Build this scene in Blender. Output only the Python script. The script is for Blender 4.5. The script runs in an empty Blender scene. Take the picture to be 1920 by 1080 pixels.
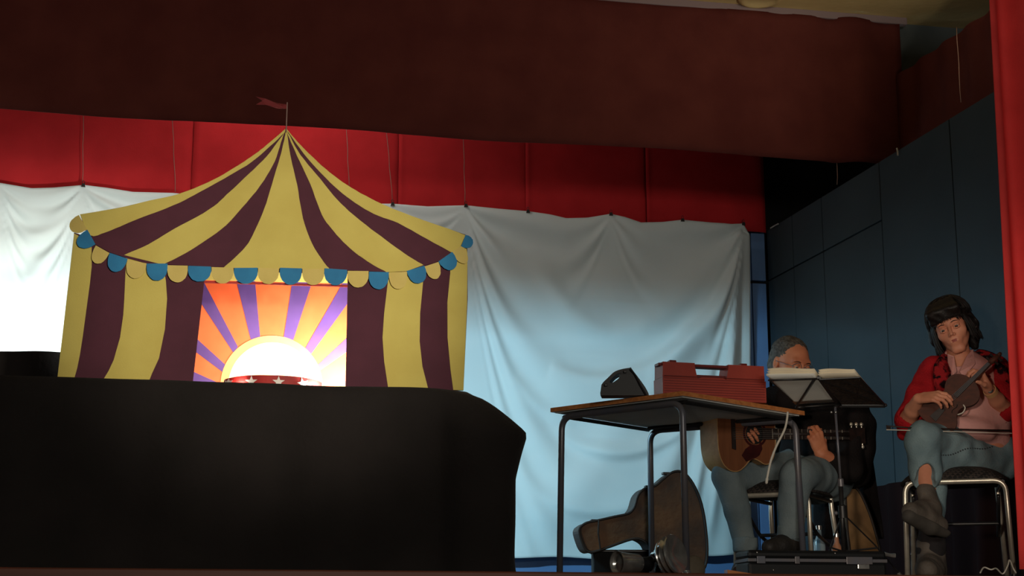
import bpy, bmesh, math, random
import numpy as np
from mathutils import Vector, Matrix, noise as mnoise
random.seed(7)
SC = bpy.context.scene
COL = SC.collection
# ------------------------------------------------------------------ camera
F = 2987.0; TH = math.radians(12.55); PS = math.radians(11.35); CZ = -.25
cd = bpy.data.cameras.new('camera'); cam = bpy.data.objects.new('camera', cd); COL.objects.link(cam)
cam.location = (0, 0, CZ); cam.rotation_euler = (math.pi/2+TH, 0, -PS)
cd.sensor_width = 36; cd.lens = F/1920*36; cd.clip_start = .05; cd.clip_end = 60
SC.camera = cam
# ------------------------------------------------------------------ world, exposure, lights
w = bpy.data.worlds.new('world'); SC.world = w; w.use_nodes = True
w.node_tree.nodes['Background'].inputs[0].default_value = (.75, .62, .5, 1)
w.node_tree.nodes['Background'].inputs[1].default_value = .006
vs = SC.view_settings; vs.view_transform = 'Standard'; vs.look = 'None'; vs.gamma = 1; vs.exposure = 0
vs.use_curve_mapping = False

def area(name, loc, to, sx, sy, power, col, spread=math.pi):
    l = bpy.data.lights.new(name, 'AREA'); l.shape = 'RECTANGLE'; l.size = sx; l.size_y = sy
    l.energy = power; l.color = col; l.spread = spread
    o = bpy.data.objects.new(name, l); COL.objects.link(o); o.location = loc
    o.rotation_euler = (Vector(to)-Vector(loc)).to_track_quat('-Z', 'Y').to_euler(); return o

def spot(name, loc, to, ang, blend, power, col, rad=.03):
    l = bpy.data.lights.new(name, 'SPOT'); l.spot_size = math.radians(ang); l.spot_blend = blend
    l.energy = power; l.color = col; l.shadow_soft_size = rad
    o = bpy.data.objects.new(name, l); COL.objects.link(o); o.location = loc
    o.rotation_euler = (Vector(to)-Vector(loc)).to_track_quat('-Z', 'Y').to_euler(); return o

# hall lighting from the auditorium, warm and dim
area('hall_light', (1.5, -3.5, 1.6), (1.2, 7, 1.4), 2.5, 1.0, 165, (1, .91, .78))
# hall spot on the painted tent, and an added fill for the musicians
spot('tent_spot', (1.8, .8, 1.0), (.30, 6.3, 1.12), 20, .8, 700, (1, .89, .72), .15)
spot('musician_fill', (-.4, .6, .15), (3.15, 6.35, .66), 20, 1, 400, (1, .84, .68), .12)
# unseen fill added behind the red curtain, throwing light up on the ceiling
spot('ceiling_fill', (3.78, 6.5, 2.3), (3.15, 7.6, 3.55), 95, 1, 36, (1, .86, .62), .08)
# lamps standing in the booth, behind the painted front, and added fills, lighting the sheet
area('booth_lamp_left', (-.05, 7.05, .988), (-1.9, 9.5, .9), .35, .012, 76, (.96, 1, .95), math.radians(100))
area('booth_lamp_right', (.75, 7.05, 1.0), (1.6, 9.7, .9), .35, .006, 69, (.42, .80, 1.0))
spot('sheet_fill_left', (.1, 7.35, 1.15), (-1.3, 9.8, 1.5), 74, 1, 140, (.93, 1, .93), .05)  # added fill, lifts the dim upper left of the sheet
spot('sheet_fill_right', (.8, 7.35, 1.15), (1.9, 9.8, 1.6), 95, 1, 5, (.6, .95, 1), .05)  # faint added fill for the upper right of the sheet
# lantern batten hung behind the valance, lighting the red border
area('border_batten', (.45, 8.95, 3.3), (.6, 9.9, 2.7), 1.0, .06, 8, (1, .93, .88))
# lamps on the little puppet stage
area('stage_strip', (.42, 6.41, .752), (.42, 6.78, .95), .5, .01, 12, (1, .9, .8))
spot('stage_lamp', (.64, 6.52, .80), (.60, 6.8, .88), 150, 1, 45, (1, .92, .85), .03)

# ------------------------------------------------------------------ projection helpers: a sight line met with a real plane
def ray(px, py):
    a = (px-960)/F; b = -(py-540)/F
    fw = math.cos(TH)-b*math.sin(TH); up = math.sin(TH)+b*math.cos(TH)
    return (a*math.cos(PS)+fw*math.sin(PS), -a*math.sin(PS)+fw*math.cos(PS), up), fw
def pY(px, py, Y):
    d, _ = ray(px, py); k = Y/d[1]; return Vector((d[0]*k, Y, CZ+d[2]*k))
def pz(px, py, z):
    d, _ = ray(px, py); k = (z-CZ)/d[2]; return Vector((d[0]*k, d[1]*k, z))
def pv(px, py, v):
    d, fw = ray(px, py); k = v/fw; return Vector((d[0]*k, d[1]*k, CZ+d[2]*k))
RT = Vector((math.cos(PS), -math.sin(PS), 0)); FD = Vector((math.sin(PS), math.cos(PS), 0)); UP = Vector((0, 0, 1))

# ------------------------------------------------------------------ materials
def lin(c):
    return tuple((x/255/12.92 if x/255 <= .04045 else ((x/255+.055)/1.055)**2.4) for x in c)
def mat(name, rgb, rough=.7, metal=0, rgb2=None, scale=8, bump=0, bscale=60, spec=.4, detail=3, contrast=None, sheen=0, coat=0):
    m = bpy.data.materials.new(name); m.use_nodes = True; nt = m.node_tree; b = nt.nodes['Principled BSDF']
    c = lin(rgb)+(1,); b.inputs['Base Color'].default_value = c
    b.inputs['Roughness'].default_value = rough; b.inputs['Metallic'].default_value = metal
    b.inputs['Specular IOR Level'].default_value = spec
    b.inputs['Sheen Weight'].default_value = sheen; b.inputs['Coat Weight'].default_value = coat
    tc = nt.nodes.new('ShaderNodeTexCoord')
    if rgb2 is not None:
        n = nt.nodes.new('ShaderNodeTexNoise'); n.inputs['Scale'].default_value = scale; n.inputs['Detail'].default_value = detail
        r = nt.nodes.new('ShaderNodeValToRGB'); lo, hi = contrast or (.35, .65)
        r.color_ramp.elements[0].position = lo; r.color_ramp.elements[1].position = hi
        r.color_ramp.elements[0].color = c; r.color_ramp.elements[1].color = lin(rgb2)+(1,)
        nt.links.new(tc.outputs['Object'], n.inputs['Vector']); nt.links.new(n.outputs['Fac'], r.inputs['Fac'])
        nt.links.new(r.outputs['Color'], b.inputs['Base Color'])
    if bump:
        n2 = nt.nodes.new('ShaderNodeTexNoise'); n2.inputs['Scale'].default_value = bscale; n2.inputs['Detail'].default_value = 4
        bp = nt.nodes.new('ShaderNodeBump'); bp.inputs['Strength'].default_value = bump; bp.inputs['Distance'].default_value = .01
        nt.links.new(tc.outputs['Object'], n2.inputs['Vector']); nt.links.new(n2.outputs['Fac'], bp.inputs['Height'])
        nt.links.new(bp.outputs['Normal'], b.inputs['Normal'])
    return m
def wood(name, c1, c2, axis='X', scale=30, rough=.5, coat=0):
    m = mat(name, c1, rough, coat=coat); nt = m.node_tree; b = nt.nodes['Principled BSDF']
    tc = nt.nodes.new('ShaderNodeTexCoord'); mp = nt.nodes.new('ShaderNodeMapping')
    s = {'X': (.08, 1, 1), 'Y': (1, .08, 1), 'Z': (1, 1, .08)}[axis]; mp.inputs['Scale'].default_value = s
    n = nt.nodes.new('ShaderNodeTexNoise'); n.inputs['Scale'].default_value = scale; n.inputs['Detail'].default_value = 6; n.inputs['Distortion'].default_value = .6
    r = nt.nodes.new('ShaderNodeValToRGB'); r.color_ramp.elements[0].color = lin(c1)+(1,); r.color_ramp.elements[1].color = lin(c2)+(1,)
    r.color_ramp.elements[0].position = .3; r.color_ramp.elements[1].position = .7
    nt.links.new(tc.outputs['Object'], mp.inputs['Vector']); nt.links.new(mp.outputs['Vector'], n.inputs['Vector'])
    nt.links.new(n.outputs['Fac'], r.inputs['Fac']); nt.links.new(r.outputs['Color'], b.inputs['Base Color']); return m
def checker(name, c1, c2, scale, rough=.8):
    m = mat(name, c1, rough); nt = m.node_tree; b = nt.nodes['Principled BSDF']
    tc = nt.nodes.new('ShaderNodeTexCoord'); mp = nt.nodes.new('ShaderNodeMapping'); mp.inputs['Rotation'].default_value = (.6, .6, .785)
    k = nt.nodes.new('ShaderNodeTexChecker'); k.inputs['Scale'].default_value = scale
    k.inputs['Color1'].default_value = lin(c1)+(1,); k.inputs['Color2'].default_value = lin(c2)+(1,)
    nt.links.new(tc.outputs['Object'], mp.inputs['Vector']); nt.links.new(mp.outputs['Vector'], k.inputs['Vector'])
    nt.links.new(k.outputs['Color'], b.inputs['Base Color']); return m

M = dict(
    yellow=mat('yellow_paint', (214, 197, 103), .75, rgb2=(205, 186, 94), scale=5, bump=.15, bscale=300),
    maroon=mat('maroon_paint', (84, 38, 54), .8, rgb2=(76, 33, 48), scale=6, bump=.15, bscale=300),
    blue=mat('blue_paint', (38, 128, 178), .7, rgb2=(32, 116, 166), scale=12, bump=.1, bscale=250),
    scallop=mat('yellow_card', (216, 194, 112), .75, rgb2=(208, 186, 104), scale=12, bump=.1, bscale=250),
    black_cloth=mat('black_cloth', (42, 38, 37), .95, rgb2=(36, 33, 32), scale=3, bump=.3, bscale=40, spec=.1, sheen=.05),
    black=mat('black_metal', (28, 28, 30), .4, rgb2=(38, 36, 36), scale=40, spec=.5),
    black_plastic=mat('black_plastic', (20, 22, 24), .45, bump=.03, bscale=200, spec=.25),
    sheet=mat('white_cotton', (224, 234, 234), .9, rgb2=(218, 228, 229), scale=2, bump=.08, bscale=400, spec=.15),
    valance=mat('dark_red_cloth', (106, 55, 50), .95, rgb2=(96, 48, 45), scale=4, bump=.2, bscale=150, spec=.05),
    red=mat('red_cloth', (190, 44, 48), .9, rgb2=(178, 40, 44), scale=5, bump=.2, bscale=200, spec=.08),
    curtain=mat('scarlet_cloth', (232, 70, 68), .9, rgb2=(218, 64, 62), scale=6, bump=.2, bscale=200, spec=.1),
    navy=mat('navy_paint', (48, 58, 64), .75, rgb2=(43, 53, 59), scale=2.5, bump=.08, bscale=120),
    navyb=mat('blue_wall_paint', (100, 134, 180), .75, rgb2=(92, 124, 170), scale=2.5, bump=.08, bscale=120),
    dark=mat('black_paint', (16, 15, 15), .9, rgb2=(12, 12, 12), scale=3),
    ceil=mat('cream_paint', (240, 216, 158), .85, rgb2=(224, 200, 142), scale=2.2, bump=.2, bscale=30),
    grey=mat('grey_plaster', (96, 104, 106), .85, rgb2=(84, 92, 94), scale=3),
    floor=wood('stage_boards', (74, 48, 32), (98, 62, 40), 'X', 20, .6),
    edge=wood('stage_edge_wood', (120, 62, 40), (90, 46, 30), 'X', 20, .5),
    string=mat('string', (150, 120, 105), .8, rgb2=(130, 100, 90)),
    peg=mat('bulldog_clip', (24, 22, 22), .4, rgb2=(40, 36, 34)),
    whitepeg=mat('white_clip', (200, 200, 195), .5, rgb2=(180, 180, 176)),
    orange=mat('orange_paint', (236, 104, 52), .7, rgb2=(226, 96, 46), scale=10),
    purple=mat('purple_paint', (92, 62, 128), .7, rgb2=(84, 56, 118), scale=10),
    sunring=mat('peach_paint', (240, 160, 100), .7, rgb2=(232, 150, 92), scale=10),
    sundisc=mat('pale_sun_paint', (250, 240, 190), .7, rgb2=(250, 236, 170), scale=10),
    starred=mat('red_paint', (190, 40, 34), .6, rgb2=(150, 30, 28), scale=8),
    white=mat('white_card', (245, 240, 232), .6, rgb2=(236, 230, 222), scale=10),
    flag=mat('flag_red', (128, 44, 46), .8, rgb2=(116, 38, 42)),
    polegrey=mat('dowel', (150, 120, 112), .6, rgb2=(130, 105, 98), scale=30),
    tube=mat('dark_tube_enamel', (92, 95, 106), .35, .2, rgb2=(100, 96, 98), scale=14, spec=.6),
    tabletop=wood('varnished_ply', (214, 142, 84), (180, 108, 58), 'X', 60, .35, .3),
    under=mat('grey_underside', (222, 228, 226), .8, rgb2=(208, 214, 212), scale=5),
    redcase=mat('red_plastic', (168, 62, 48), .5, rgb2=(158, 56, 44), scale=9, bump=.08, bscale=250),
    redcase_dark=mat('dark_red_plastic', (112, 34, 30), .45, rgb2=(102, 30, 28), scale=9),
    chrome=mat('satin_metal', (226, 218, 200), .35, .7, rgb2=(210, 202, 186), scale=30),
    bright=mat('polished_steel', (232, 232, 228), .22, .85, rgb2=(180, 180, 178), scale=20),
    seat=checker('patterned_seat_cloth', (58, 50, 46), (20, 18, 18), 70),
    caseleather=mat('worn_tan_leather', (104, 68, 34), .6, rgb2=(46, 30, 20), scale=5, detail=6, contrast=(.38, .62), bump=.25, bscale=50),
    caseedge=mat('dark_leather_edge', (30, 24, 22), .6, rgb2=(44, 34, 28), scale=20),
    tan=mat('tan_leather', (132, 98, 56), .7, rgb2=(104, 74, 40), scale=7, bump=.2, bscale=60),
    spruce=wood('amber_spruce', (122, 74, 44), (106, 62, 36), 'Z', 50, .5),
    ribs=wood('pale_guitar_side', (176, 138, 92), (156, 120, 76), 'X', 40, .6),
    darkwood=mat('dark_fretboard', (44, 30, 26), .5, rgb2=(30, 22, 20), scale=40),
    maroonguard=mat('tortoise_pickguard', (64, 24, 24), .3, rgb2=(48, 18, 20), scale=30),
    brownwood=wood('violin_varnish', (84, 42, 28), (60, 32, 22), 'X', 40, .7),
    bone=mat('bone', (220, 212, 196), .4, rgb2=(200, 192, 178)),
    paper=mat('cream_paper', (232, 222, 198), .8, rgb2=(222, 210, 186), scale=6, spec=.2),
    paperback=mat('grey_paper_back', (238, 238, 230), .85, rgb2=(228, 230, 224), scale=6, spec=.2),
    wire=mat('white_cable', (206, 202, 190), .5, rgb2=(186, 180, 168)),
    skin=mat('skin', (208, 142, 112), .55, rgb2=(196, 128, 100), scale=14, bump=.04, bscale=200, spec=.35),
    skin_man=mat('ruddy_skin', (200, 128, 92), .55, rgb2=(184, 112, 82), scale=14, bump=.05, bscale=160, spec=.35),
    lips=mat('lips', (168, 84, 78), .45, rgb2=(150, 74, 70)),
    eye=mat('eye_white', (168, 152, 140), .2, spec=.6),
    iris=mat('iris', (40, 28, 22), .2, spec=.6),
    hair=mat('black_hair', (30, 24, 22), .5, rgb2=(18, 15, 14), scale=60, spec=.3, bump=.2, bscale=120),
    hair_grey=mat('grey_hair', (96, 90, 82), .7, rgb2=(56, 50, 46), scale=70, bump=.6, bscale=140),
    brow=mat('brow_hair', (46, 34, 30), .8, rgb2=(34, 26, 24)),
    jeans=mat('faded_denim', (128, 148, 152), .9, rgb2=(100, 122, 130), scale=7, detail=5, bump=.3, bscale=160, spec=.1),
    jeans_man=mat('grey_denim', (120, 132, 134), .9, rgb2=(96, 110, 116), scale=7, detail=5, bump=.3, bscale=160, spec=.1),
    seam=mat('dark_stitching', (50, 56, 60), .9),
    shirt=mat('pink_shirt', (212, 158, 150), .85, rgb2=(198, 144, 138), scale=9, bump=.25, bscale=60, spec=.1),
    cardigan=mat('red_wool', (176, 34, 40), .95, rgb2=(150, 28, 34), scale=14, bump=.5, bscale=120, spec=.05),
    pattern=mat('red_black_knit', (150, 34, 38), .95, rgb2=(32, 18, 20), scale=26, detail=4, contrast=(.44, .54), bump=.5, bscale=100, spec=.05),
    jacket=mat('black_wool', (26, 24, 24), .95, rgb2=(34, 30, 30), scale=10, bump=.4, bscale=80, spec=.05),
    shoe=mat('worn_grey_leather', (94, 86, 78), .7, rgb2=(70, 64, 58), scale=12, bump=.3, bscale=70),
    shoe_dark=mat('black_boot_leather', (34, 32, 30), .6, rgb2=(46, 42, 38), scale=14, bump=.3, bscale=70),
    shoe_brown=mat('brown_shoe_leather', (90, 50, 32), .5, rgb2=(70, 38, 26), scale=14),
    sole=mat('rubber_sole', (70, 66, 60), .8, rgb2=(58, 54, 50), scale=14),
    sock=mat('dark_sock', (26, 24, 26), .9, rgb2=(36, 32, 34), scale=30),
    leatherpatch=mat('dull_patch', (110, 100, 84), .8, rgb2=(94, 84, 70), scale=12),
)
# ------------------------------------------------------------------ builders
OFF = {}
def thing(name, label, cat, loc, group=None):
    o = bpy.data.objects.new(name, None); COL.objects.link(o); o.location = loc; o.empty_display_size = .05
    o['label'] = label; o['category'] = cat
    if group: o['group'] = group
    OFF[o.name] = Vector(loc); return o
def tag(o, label, cat, group=None):
    o['label'] = label; o['category'] = cat
    if group: o['group'] = group
    return o
def mesh_obj(name, V, Fc, m, parent=None, smooth=False, base=None, label=None):
    V = np.asarray(V, dtype=float).reshape(-1, 3)
    off = OFF[parent.name] if parent else (Vector(base) if base is not None else Vector((V[:, 0].mean(), V[:, 1].mean(), V[:, 2].min())))
    me = bpy.data.meshes.new(name); me.from_pydata((V-np.array(off)).tolist(), [], Fc if isinstance(Fc, list) else Fc.tolist())
    me.materials.append(m); me.update()
    bm = bmesh.new(); bm.from_mesh(me); bmesh.ops.recalc_face_normals(bm, faces=bm.faces); bm.to_mesh(me); bm.free()
    if smooth:
        me.polygons.foreach_set('use_smooth', [True]*len(me.polygons))
        if smooth != 'all':
            try: me.set_sharp_from_angle(angle=math.radians(40))
            except Exception: pass
    o = bpy.data.objects.new(name, me); COL.objects.link(o)
    if parent: o.parent = parent
    else: o.location = off
    OFF[o.name] = off
    if label: o['label'] = label
    return o
def struct(o): o['kind'] = 'structure'; return o

class MB:
    def __init__(s): s.v = []; s.f = []
    def add(s, v, f):
        n = len(s.v); s.v += [tuple(x) for x in v]; s.f += [tuple(i+n for i in q) for q in f]; return s
    def box(s, c, size, R=None, bev=0):
        c = Vector(c); hx, hy, hz = [q/2 for q in size]
        bm = bmesh.new(); bmesh.ops.create_cube(bm, size=1)
        for v in bm.verts: v.co = Vector((v.co.x*size[0], v.co.y*size[1], v.co.z*size[2]))
        if bev: bmesh.ops.bevel(bm, geom=list(bm.edges), offset=bev, segments=2, profile=.5, affect='EDGES')
        for v in bm.verts: v.co = (R @ v.co if R else v.co)+c
        bm.verts.index_update(); s.add([v.co for v in bm.verts], [[v.index for v in f.verts] for f in bm.faces]); bm.free(); return s
    def tube(s, pts, r, n=10, cap=True, flat=1, ref=None):
        pts = [Vector(p) for p in pts]; rs = r if isinstance(r, (list, tuple)) else [r]*len(pts)
        T = []
        for i in range(len(pts)):
            a = pts[max(i-1, 0)]; b = pts[min(i+1, len(pts)-1)]; T.append((b-a).normalized())
        u = Vector(ref) if ref is not None else (Vector((0, 0, 1)) if abs(T[0].z) < .9 else Vector((1, 0, 0)))
        V = []; Fc = []
        for i, p in enumerate(pts):
            u = (u-T[i]*u.dot(T[i])).normalized(); w_ = T[i].cross(u)
            for k in range(n):
                a = 2*math.pi*k/n; V.append(p+(u*math.cos(a)*flat+w_*math.sin(a))*rs[i])
        for i in range(len(pts)-1):
            for k in range(n):
                Fc.append((i*n+k, i*n+(k+1) % n, (i+1)*n+(k+1) % n, (i+1)*n+k))
        if cap: Fc.append(tuple(range(n))); Fc.append(tuple((len(pts)-1)*n+k for k in range(n)))
        return s.add(V, Fc)
    def lathe(s, origin, axis, prof, n=24, closed=False):
        axis = Vector(axis).normalized(); u = axis.orthogonal().normalized(); w_ = axis.cross(u); o = Vector(origin)
        V = []; Fc = []
        for (h, r) in prof:
            for k in range(n):
                a = 2*math.pi*k/n; V.append(o+axis*h+(u*math.cos(a)+w_*math.sin(a))*max(r, 1e-4))
        for i in range(len(prof)-1):
            for k in range(n): Fc.append((i*n+k, i*n+(k+1) % n, (i+1)*n+(k+1) % n, (i+1)*n+k))
        return s.add(V, Fc)
    def prism(s, pts, d):
        """polygon (any plane) pushed through by vector d"""
        pts = [Vector(p) for p in pts]; d = Vector(d); n = len(pts)
        return s.add(pts+[p+d for p in pts], [tuple(range(n)), tuple(range(2*n-1, n-1, -1))]+[(i, (i+1) % n, n+(i+1) % n, n+i) for i in range(n)])
    def ball(s, c, r, n=12):
        rr = r if isinstance(r, (tuple, list)) else (r, r, r); V = []; Fc = []
        for i in range(n+1):
            t = math.pi*i/n
            for k in range(n*2):
                a = math.pi*k/n; V.append((c[0]+rr[0]*math.sin(t)*math.cos(a), c[1]+rr[1]*math.sin(t)*math.sin(a), c[2]+rr[2]*math.cos(t)))
        for i in range(n):
            for k in range(2*n): Fc.append((i*2*n+k, i*2*n+(k+1) % (2*n), (i+1)*2*n+(k+1) % (2*n), (i+1)*2*n+k))
        return s.add(V, Fc)
    def obj(s, name, m, parent=None, smooth=False, base=None, label=None):
        return mesh_obj(name, s.v, s.f, m, parent, smooth, base, label)

def cr(pts, n=6, closed=False):
    """Catmull-Rom through points (tuples of any size)"""
    P = [Vector(p) for p in pts]; out = []; m = len(P)
    rng = range(m if closed else m-1)
    for i in rng:
        if closed: p0, p1, p2, p3 = P[(i-1) % m], P[i], P[(i+1) % m], P[(i+2) % m]
        else: p0, p1, p2, p3 = P[max(i-1, 0)], P[i], P[i+1], P[min(i+2, m-1)]
        for k in range(n):
            t = k/n; out.append(.5*((2*p1)+(p2-p0)*t+(2*p0-5*p1+4*p2-p3)*t*t+(3*p1-p0-3*p2+p3)*t**3))
    if not closed: out.append(P[-1].copy())
    return out
def bend(pts, r, n=6):
    """polyline with rounded corners"""
    P = [Vector(p) for p in pts]; out = [P[0]]
    for i in range(1, len(P)-1):
        a = (P[i-1]-P[i]); b = (P[i+1]-P[i]); q = min(r, a.length*.45, b.length*.45)
        p0 = P[i]+a.normalized()*q; p2 = P[i]+b.normalized()*q
        for k in range(n+1):
            t = k/n; out.append((1-t)**2*p0+2*t*(1-t)*P[i]+t*t*p2)
    out.append(P[-1]); return out

# ------------------------------------------------------------------ implicit surfaces for bodies and clothes
class Surf:
    def __init__(s): s.p = []
    def cap(s, a, b, ra, rb=None, k=.02, op='add'):
        s.p.append(('cap', np.array(a, float), np.array(b, float), ra, ra if rb is None else rb, k, op)); return s
    def chain(s, pts, rs, k=.02):
        for i in range(len(pts)-1): s.cap(pts[i], pts[i+1], rs[i], rs[i+1], k)
        return s
    def ell(s, c, r, R=None, k=.02, op='add'):
        s.p.append(('ell', np.array(c, float), np.array(r, float), np.eye(3) if R is None else np.array(R, float), 0, k, op)); return s
    def cut(s, p, n):   # remove everything on the side the normal points to
        s.p.append(('cut', np.array(p, float), np.array(Vector(n).normalized(), float), 0, 0, 0, 'cut')); return s
    def build(s, h, disp=None, grow=0.0):
        los = []; his = []
        for q in s.p:
            if q[6] != 'add': continue
            if q[0] == 'cap': r = max(q[3], q[4]); los.append(np.minimum(q[1], q[2])-r); his.append(np.maximum(q[1], q[2])+r)
            else: r = max(q[2]); los.append(q[1]-r); his.append(q[1]+r)
        lo = np.min(los, 0)-.02-3*h-grow; hi = np.max(his, 0)+.02+3*h+grow
        n = np.ceil((hi-lo)/h).astype(int)+1
        ax = [lo[i]+h*np.arange(n[i]) for i in range(3)]
        G = np.full(n, .15, dtype=np.float32)
        for q in s.p:
            ty, k, op = q[0], q[5], q[6]
            if op == 'cut':
                X, Y, Z = np.meshgrid(*ax, indexing='ij', sparse=True)
                d = ((X-q[1][0])*q[2][0]+(Y-q[1][1])*q[2][1]+(Z-q[1][2])*q[2][2]).astype(np.float32)
                G = np.maximum(G, d); continue
            if ty == 'cap': r = max(q[3], q[4]); l = np.minimum(q[1], q[2])-r; g = np.maximum(q[1], q[2])+r
            else: r = max(q[2]); l = q[1]-r; g = q[1]+r
            mrg = k+3*h+.012+grow
            i0 = np.maximum(((l-mrg-lo)/h).astype(int), 0); i1 = np.minimum(((g+mrg-lo)/h).astype(int)+2, n)
            X, Y, Z = np.meshgrid(*[ax[i][i0[i]:i1[i]] for i in range(3)], indexing='ij', sparse=True)
            if ty == 'cap':
                a, b, ra, rb = q[1:5]; ab = b-a; L2 = float(ab@ab)+1e-12
                t = np.clip(((X-a[0])*ab[0]+(Y-a[1])*ab[1]+(Z-a[2])*ab[2])/L2, 0, 1)
                d = np.sqrt((X-a[0]-t*ab[0])**2+(Y-a[1]-t*ab[1])**2+(Z-a[2]-t*ab[2])**2)-(ra+(rb-ra)*t)
            else:
                c, rr, R = q[1:4]; x, y, z = X-c[0], Y-c[1], Z-c[2]
                u = (x*R[0][0]+y*R[1][0]+z*R[2][0])/rr[0]; v = (x*R[0][1]+y*R[1][1]+z*R[2][1])/rr[1]; w_ = (x*R[0][2]+y*R[1][2]+z*R[2][2])/rr[2]
                k0 = np.sqrt(u*u+v*v+w_*w_); k1 = np.sqrt((u/rr[0])**2+(v/rr[1])**2+(w_/rr[2])**2)+1e-9
                d = k0*(k0-1)/k1
            d = d.astype(np.float32)-(grow if op == 'add' else 0)
            sl = tuple(slice(i0[i], i1[i]) for i in range(3)); A = G[sl]
            if op == 'add':
                hh = np.maximum(k-np.abs(A-d), 0)/max(k, 1e-6); G[sl] = np.minimum(A, d)-hh*hh*k*.25
            else:
                d = -d; hh = np.maximum(k-np.abs(A-d), 0)/max(k, 1e-6); G[sl] = np.maximum(A, d)+hh*hh*k*.25
        if disp is not None:
            X, Y, Z = np.meshgrid(*ax, indexing='ij', sparse=True); G = G+disp(X, Y, Z).astype(np.float32)
        G[0] = G[-1] = .1; G[:, 0] = G[:, -1] = .1; G[:, :, 0] = G[:, :, -1] = .1
        return nets(G, lo, h)
def nets(G, lo, h):
    S = G < 0; nx, ny, nz = G.shape
    cnt = np.zeros((nx-1, ny-1, nz-1), dtype=np.uint8)
    off = [(a, b, c) for a in (0, 1) for b in (0, 1) for c in (0, 1)]
    for a, b, c in off: cnt += S[a:nx-1+a, b:ny-1+b, c:nz-1+c]
    I = np.argwhere((cnt > 0) & (cnt < 8)); idx = np.full(cnt.shape, -1, dtype=np.int32); idx[tuple(I.T)] = np.arange(len(I))
    val = {o: G[I[:, 0]+o[0], I[:, 1]+o[1], I[:, 2]+o[2]] for o in off}
    P = np.zeros((len(I), 3)); C = np.zeros(len(I))
    for o in off:
        for ax in range(3):
            if o[ax]: continue
            o2 = tuple(o[i]+(i == ax) for i in range(3)); a, b = val[o], val[o2]; m = (a < 0) != (b < 0)
            t = np.where(m, a/np.where(m, a-b, 1), 0)
            for i in range(3): P[:, i] += m*(o[i]+(t if i == ax else 0))
            C += m
    V = lo+h*(I+P/C[:, None]); Fs = []
    for ax in range(3):
        s0 = [slice(None)]*3; s1 = [slice(None)]*3; s0[ax] = slice(0, -1); s1[ax] = slice(1, None)
        E = np.argwhere(S[tuple(s0)] != S[tuple(s1)]); b, c = [i for i in range(3) if i != ax]
        E = E[(E[:, b] > 0) & (E[:, c] > 0)]
        q = []
        for db, dc in ((1, 1), (0, 1), (0, 0), (1, 0)):
            J = E.copy(); J[:, b] -= db; J[:, c] -= dc
            q.append(idx[np.minimum(J[:, 0], nx-2), np.minimum(J[:, 1], ny-2), np.minimum(J[:, 2], nz-2)])
        Fs.append(np.stack(q, 1))
    return V, np.concatenate(Fs)
def merge(parts):
    V = []; Fc = []; n = 0
    for v, f in parts: V.append(v); Fc.append(np.asarray(f)+n); n += len(v)
    return np.concatenate(V), np.concatenate(Fc)
def wr(a, f, seed=0):
    """wrinkle field"""
    rs = np.random.RandomState(seed); K = [(rs.normal(size=3)*f, rs.rand()*6.28) for _ in range(5)]
    def g(X, Y, Z):
        o = 0
        for k, ph in K: o = o+np.sin(k[0]*X+k[1]*Y+k[2]*Z+ph+1.5*np.sin(k[1]*X*.5+k[2]*Y*.5+k[0]*Z*.5))
        return a*o/2.2
    return g

# ================================================================== SETTING
ZF = 2.49                                    # top of the blue flats
C0 = pY(1437, 433, 9.97); E0 = pz(1858, 175, ZF); wd = (E0-C0); wd.z = 0; wd.normalize()
YE = 5.80                                    # front edge of the stage
mb = MB().box((1.2, (YE+10.2)/2, -.02), (7.6, 10.2-YE, .04)); struct(mb.obj('floor', M['floor']))
mb = MB().box((1.2, YE-.012, -.022), (7.6, .03, .05), bev=.006); struct(mb.obj('trim_1', M['edge'])); 
mb = MB().box((1.2, YE+.03, -.55), (7.6, .04, 1.0)); struct(mb.obj('wall_front', M['dark']))
# back wall: dark painted shell with blue boards
wb = struct(MB().box((1.0, 10.06, 1.85), (7.8, .06, 3.7)).obj('wall_back', M['dark']))
bx = [-2.2, -.98, .24, 1.46, 2.68, pY(1413, 600, 9.98).x, C0.x-.004]
zj = pz(1487, 503, 2.15).z
for i in range(len(bx)-1):
    a, b = bx[i]+.004, bx[i+1]-.004
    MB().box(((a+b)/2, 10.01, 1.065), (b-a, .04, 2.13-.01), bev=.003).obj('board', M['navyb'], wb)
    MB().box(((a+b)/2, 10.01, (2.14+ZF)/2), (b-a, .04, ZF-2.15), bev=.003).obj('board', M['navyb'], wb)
# right wall of flats, splayed
R_w = Matrix.Rotation(math.atan2(wd.y, wd.x), 3, 'Z'); nrm = Vector((-wd.y, wd.x, 0))
if nrm.x < 0: nrm = -nrm
def wall_pt(px, py):   # sight line met with the plane of the right flats
    d, _ = ray(px, py); d = Vector(d); o = Vector((0, 0, CZ)); k = (C0-o).dot(nrm)/d.dot(nrm); return o+d*k
def along(p): return (p-C0).dot(wd)
Ls = [0, along(wall_pt(1488, 500)), along(wall_pt(1545, 500)), along(wall_pt(1656, 470)), along(wall_pt(1790, 400)), 4.2]
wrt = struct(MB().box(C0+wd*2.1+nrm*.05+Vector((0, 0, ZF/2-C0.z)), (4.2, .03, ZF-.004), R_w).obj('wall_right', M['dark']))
for i in range(5):
    a, b = Ls[i]+.004, Ls[i+1]-.004
    for z0, z1 in (((0, 2.135), (2.145, ZF)) if i < 3 else ((0, ZF),)):
        c = C0+wd*(a+b)/2+nrm*.018; c.z = (z0+z1)/2
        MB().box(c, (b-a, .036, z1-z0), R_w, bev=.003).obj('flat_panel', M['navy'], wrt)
# left wing wall (just off the picture)
struct(MB().box((-2.3, 8.2, 1.8), (.05, 3.8, 3.6)).obj('wall_left', M['dark']))
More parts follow.
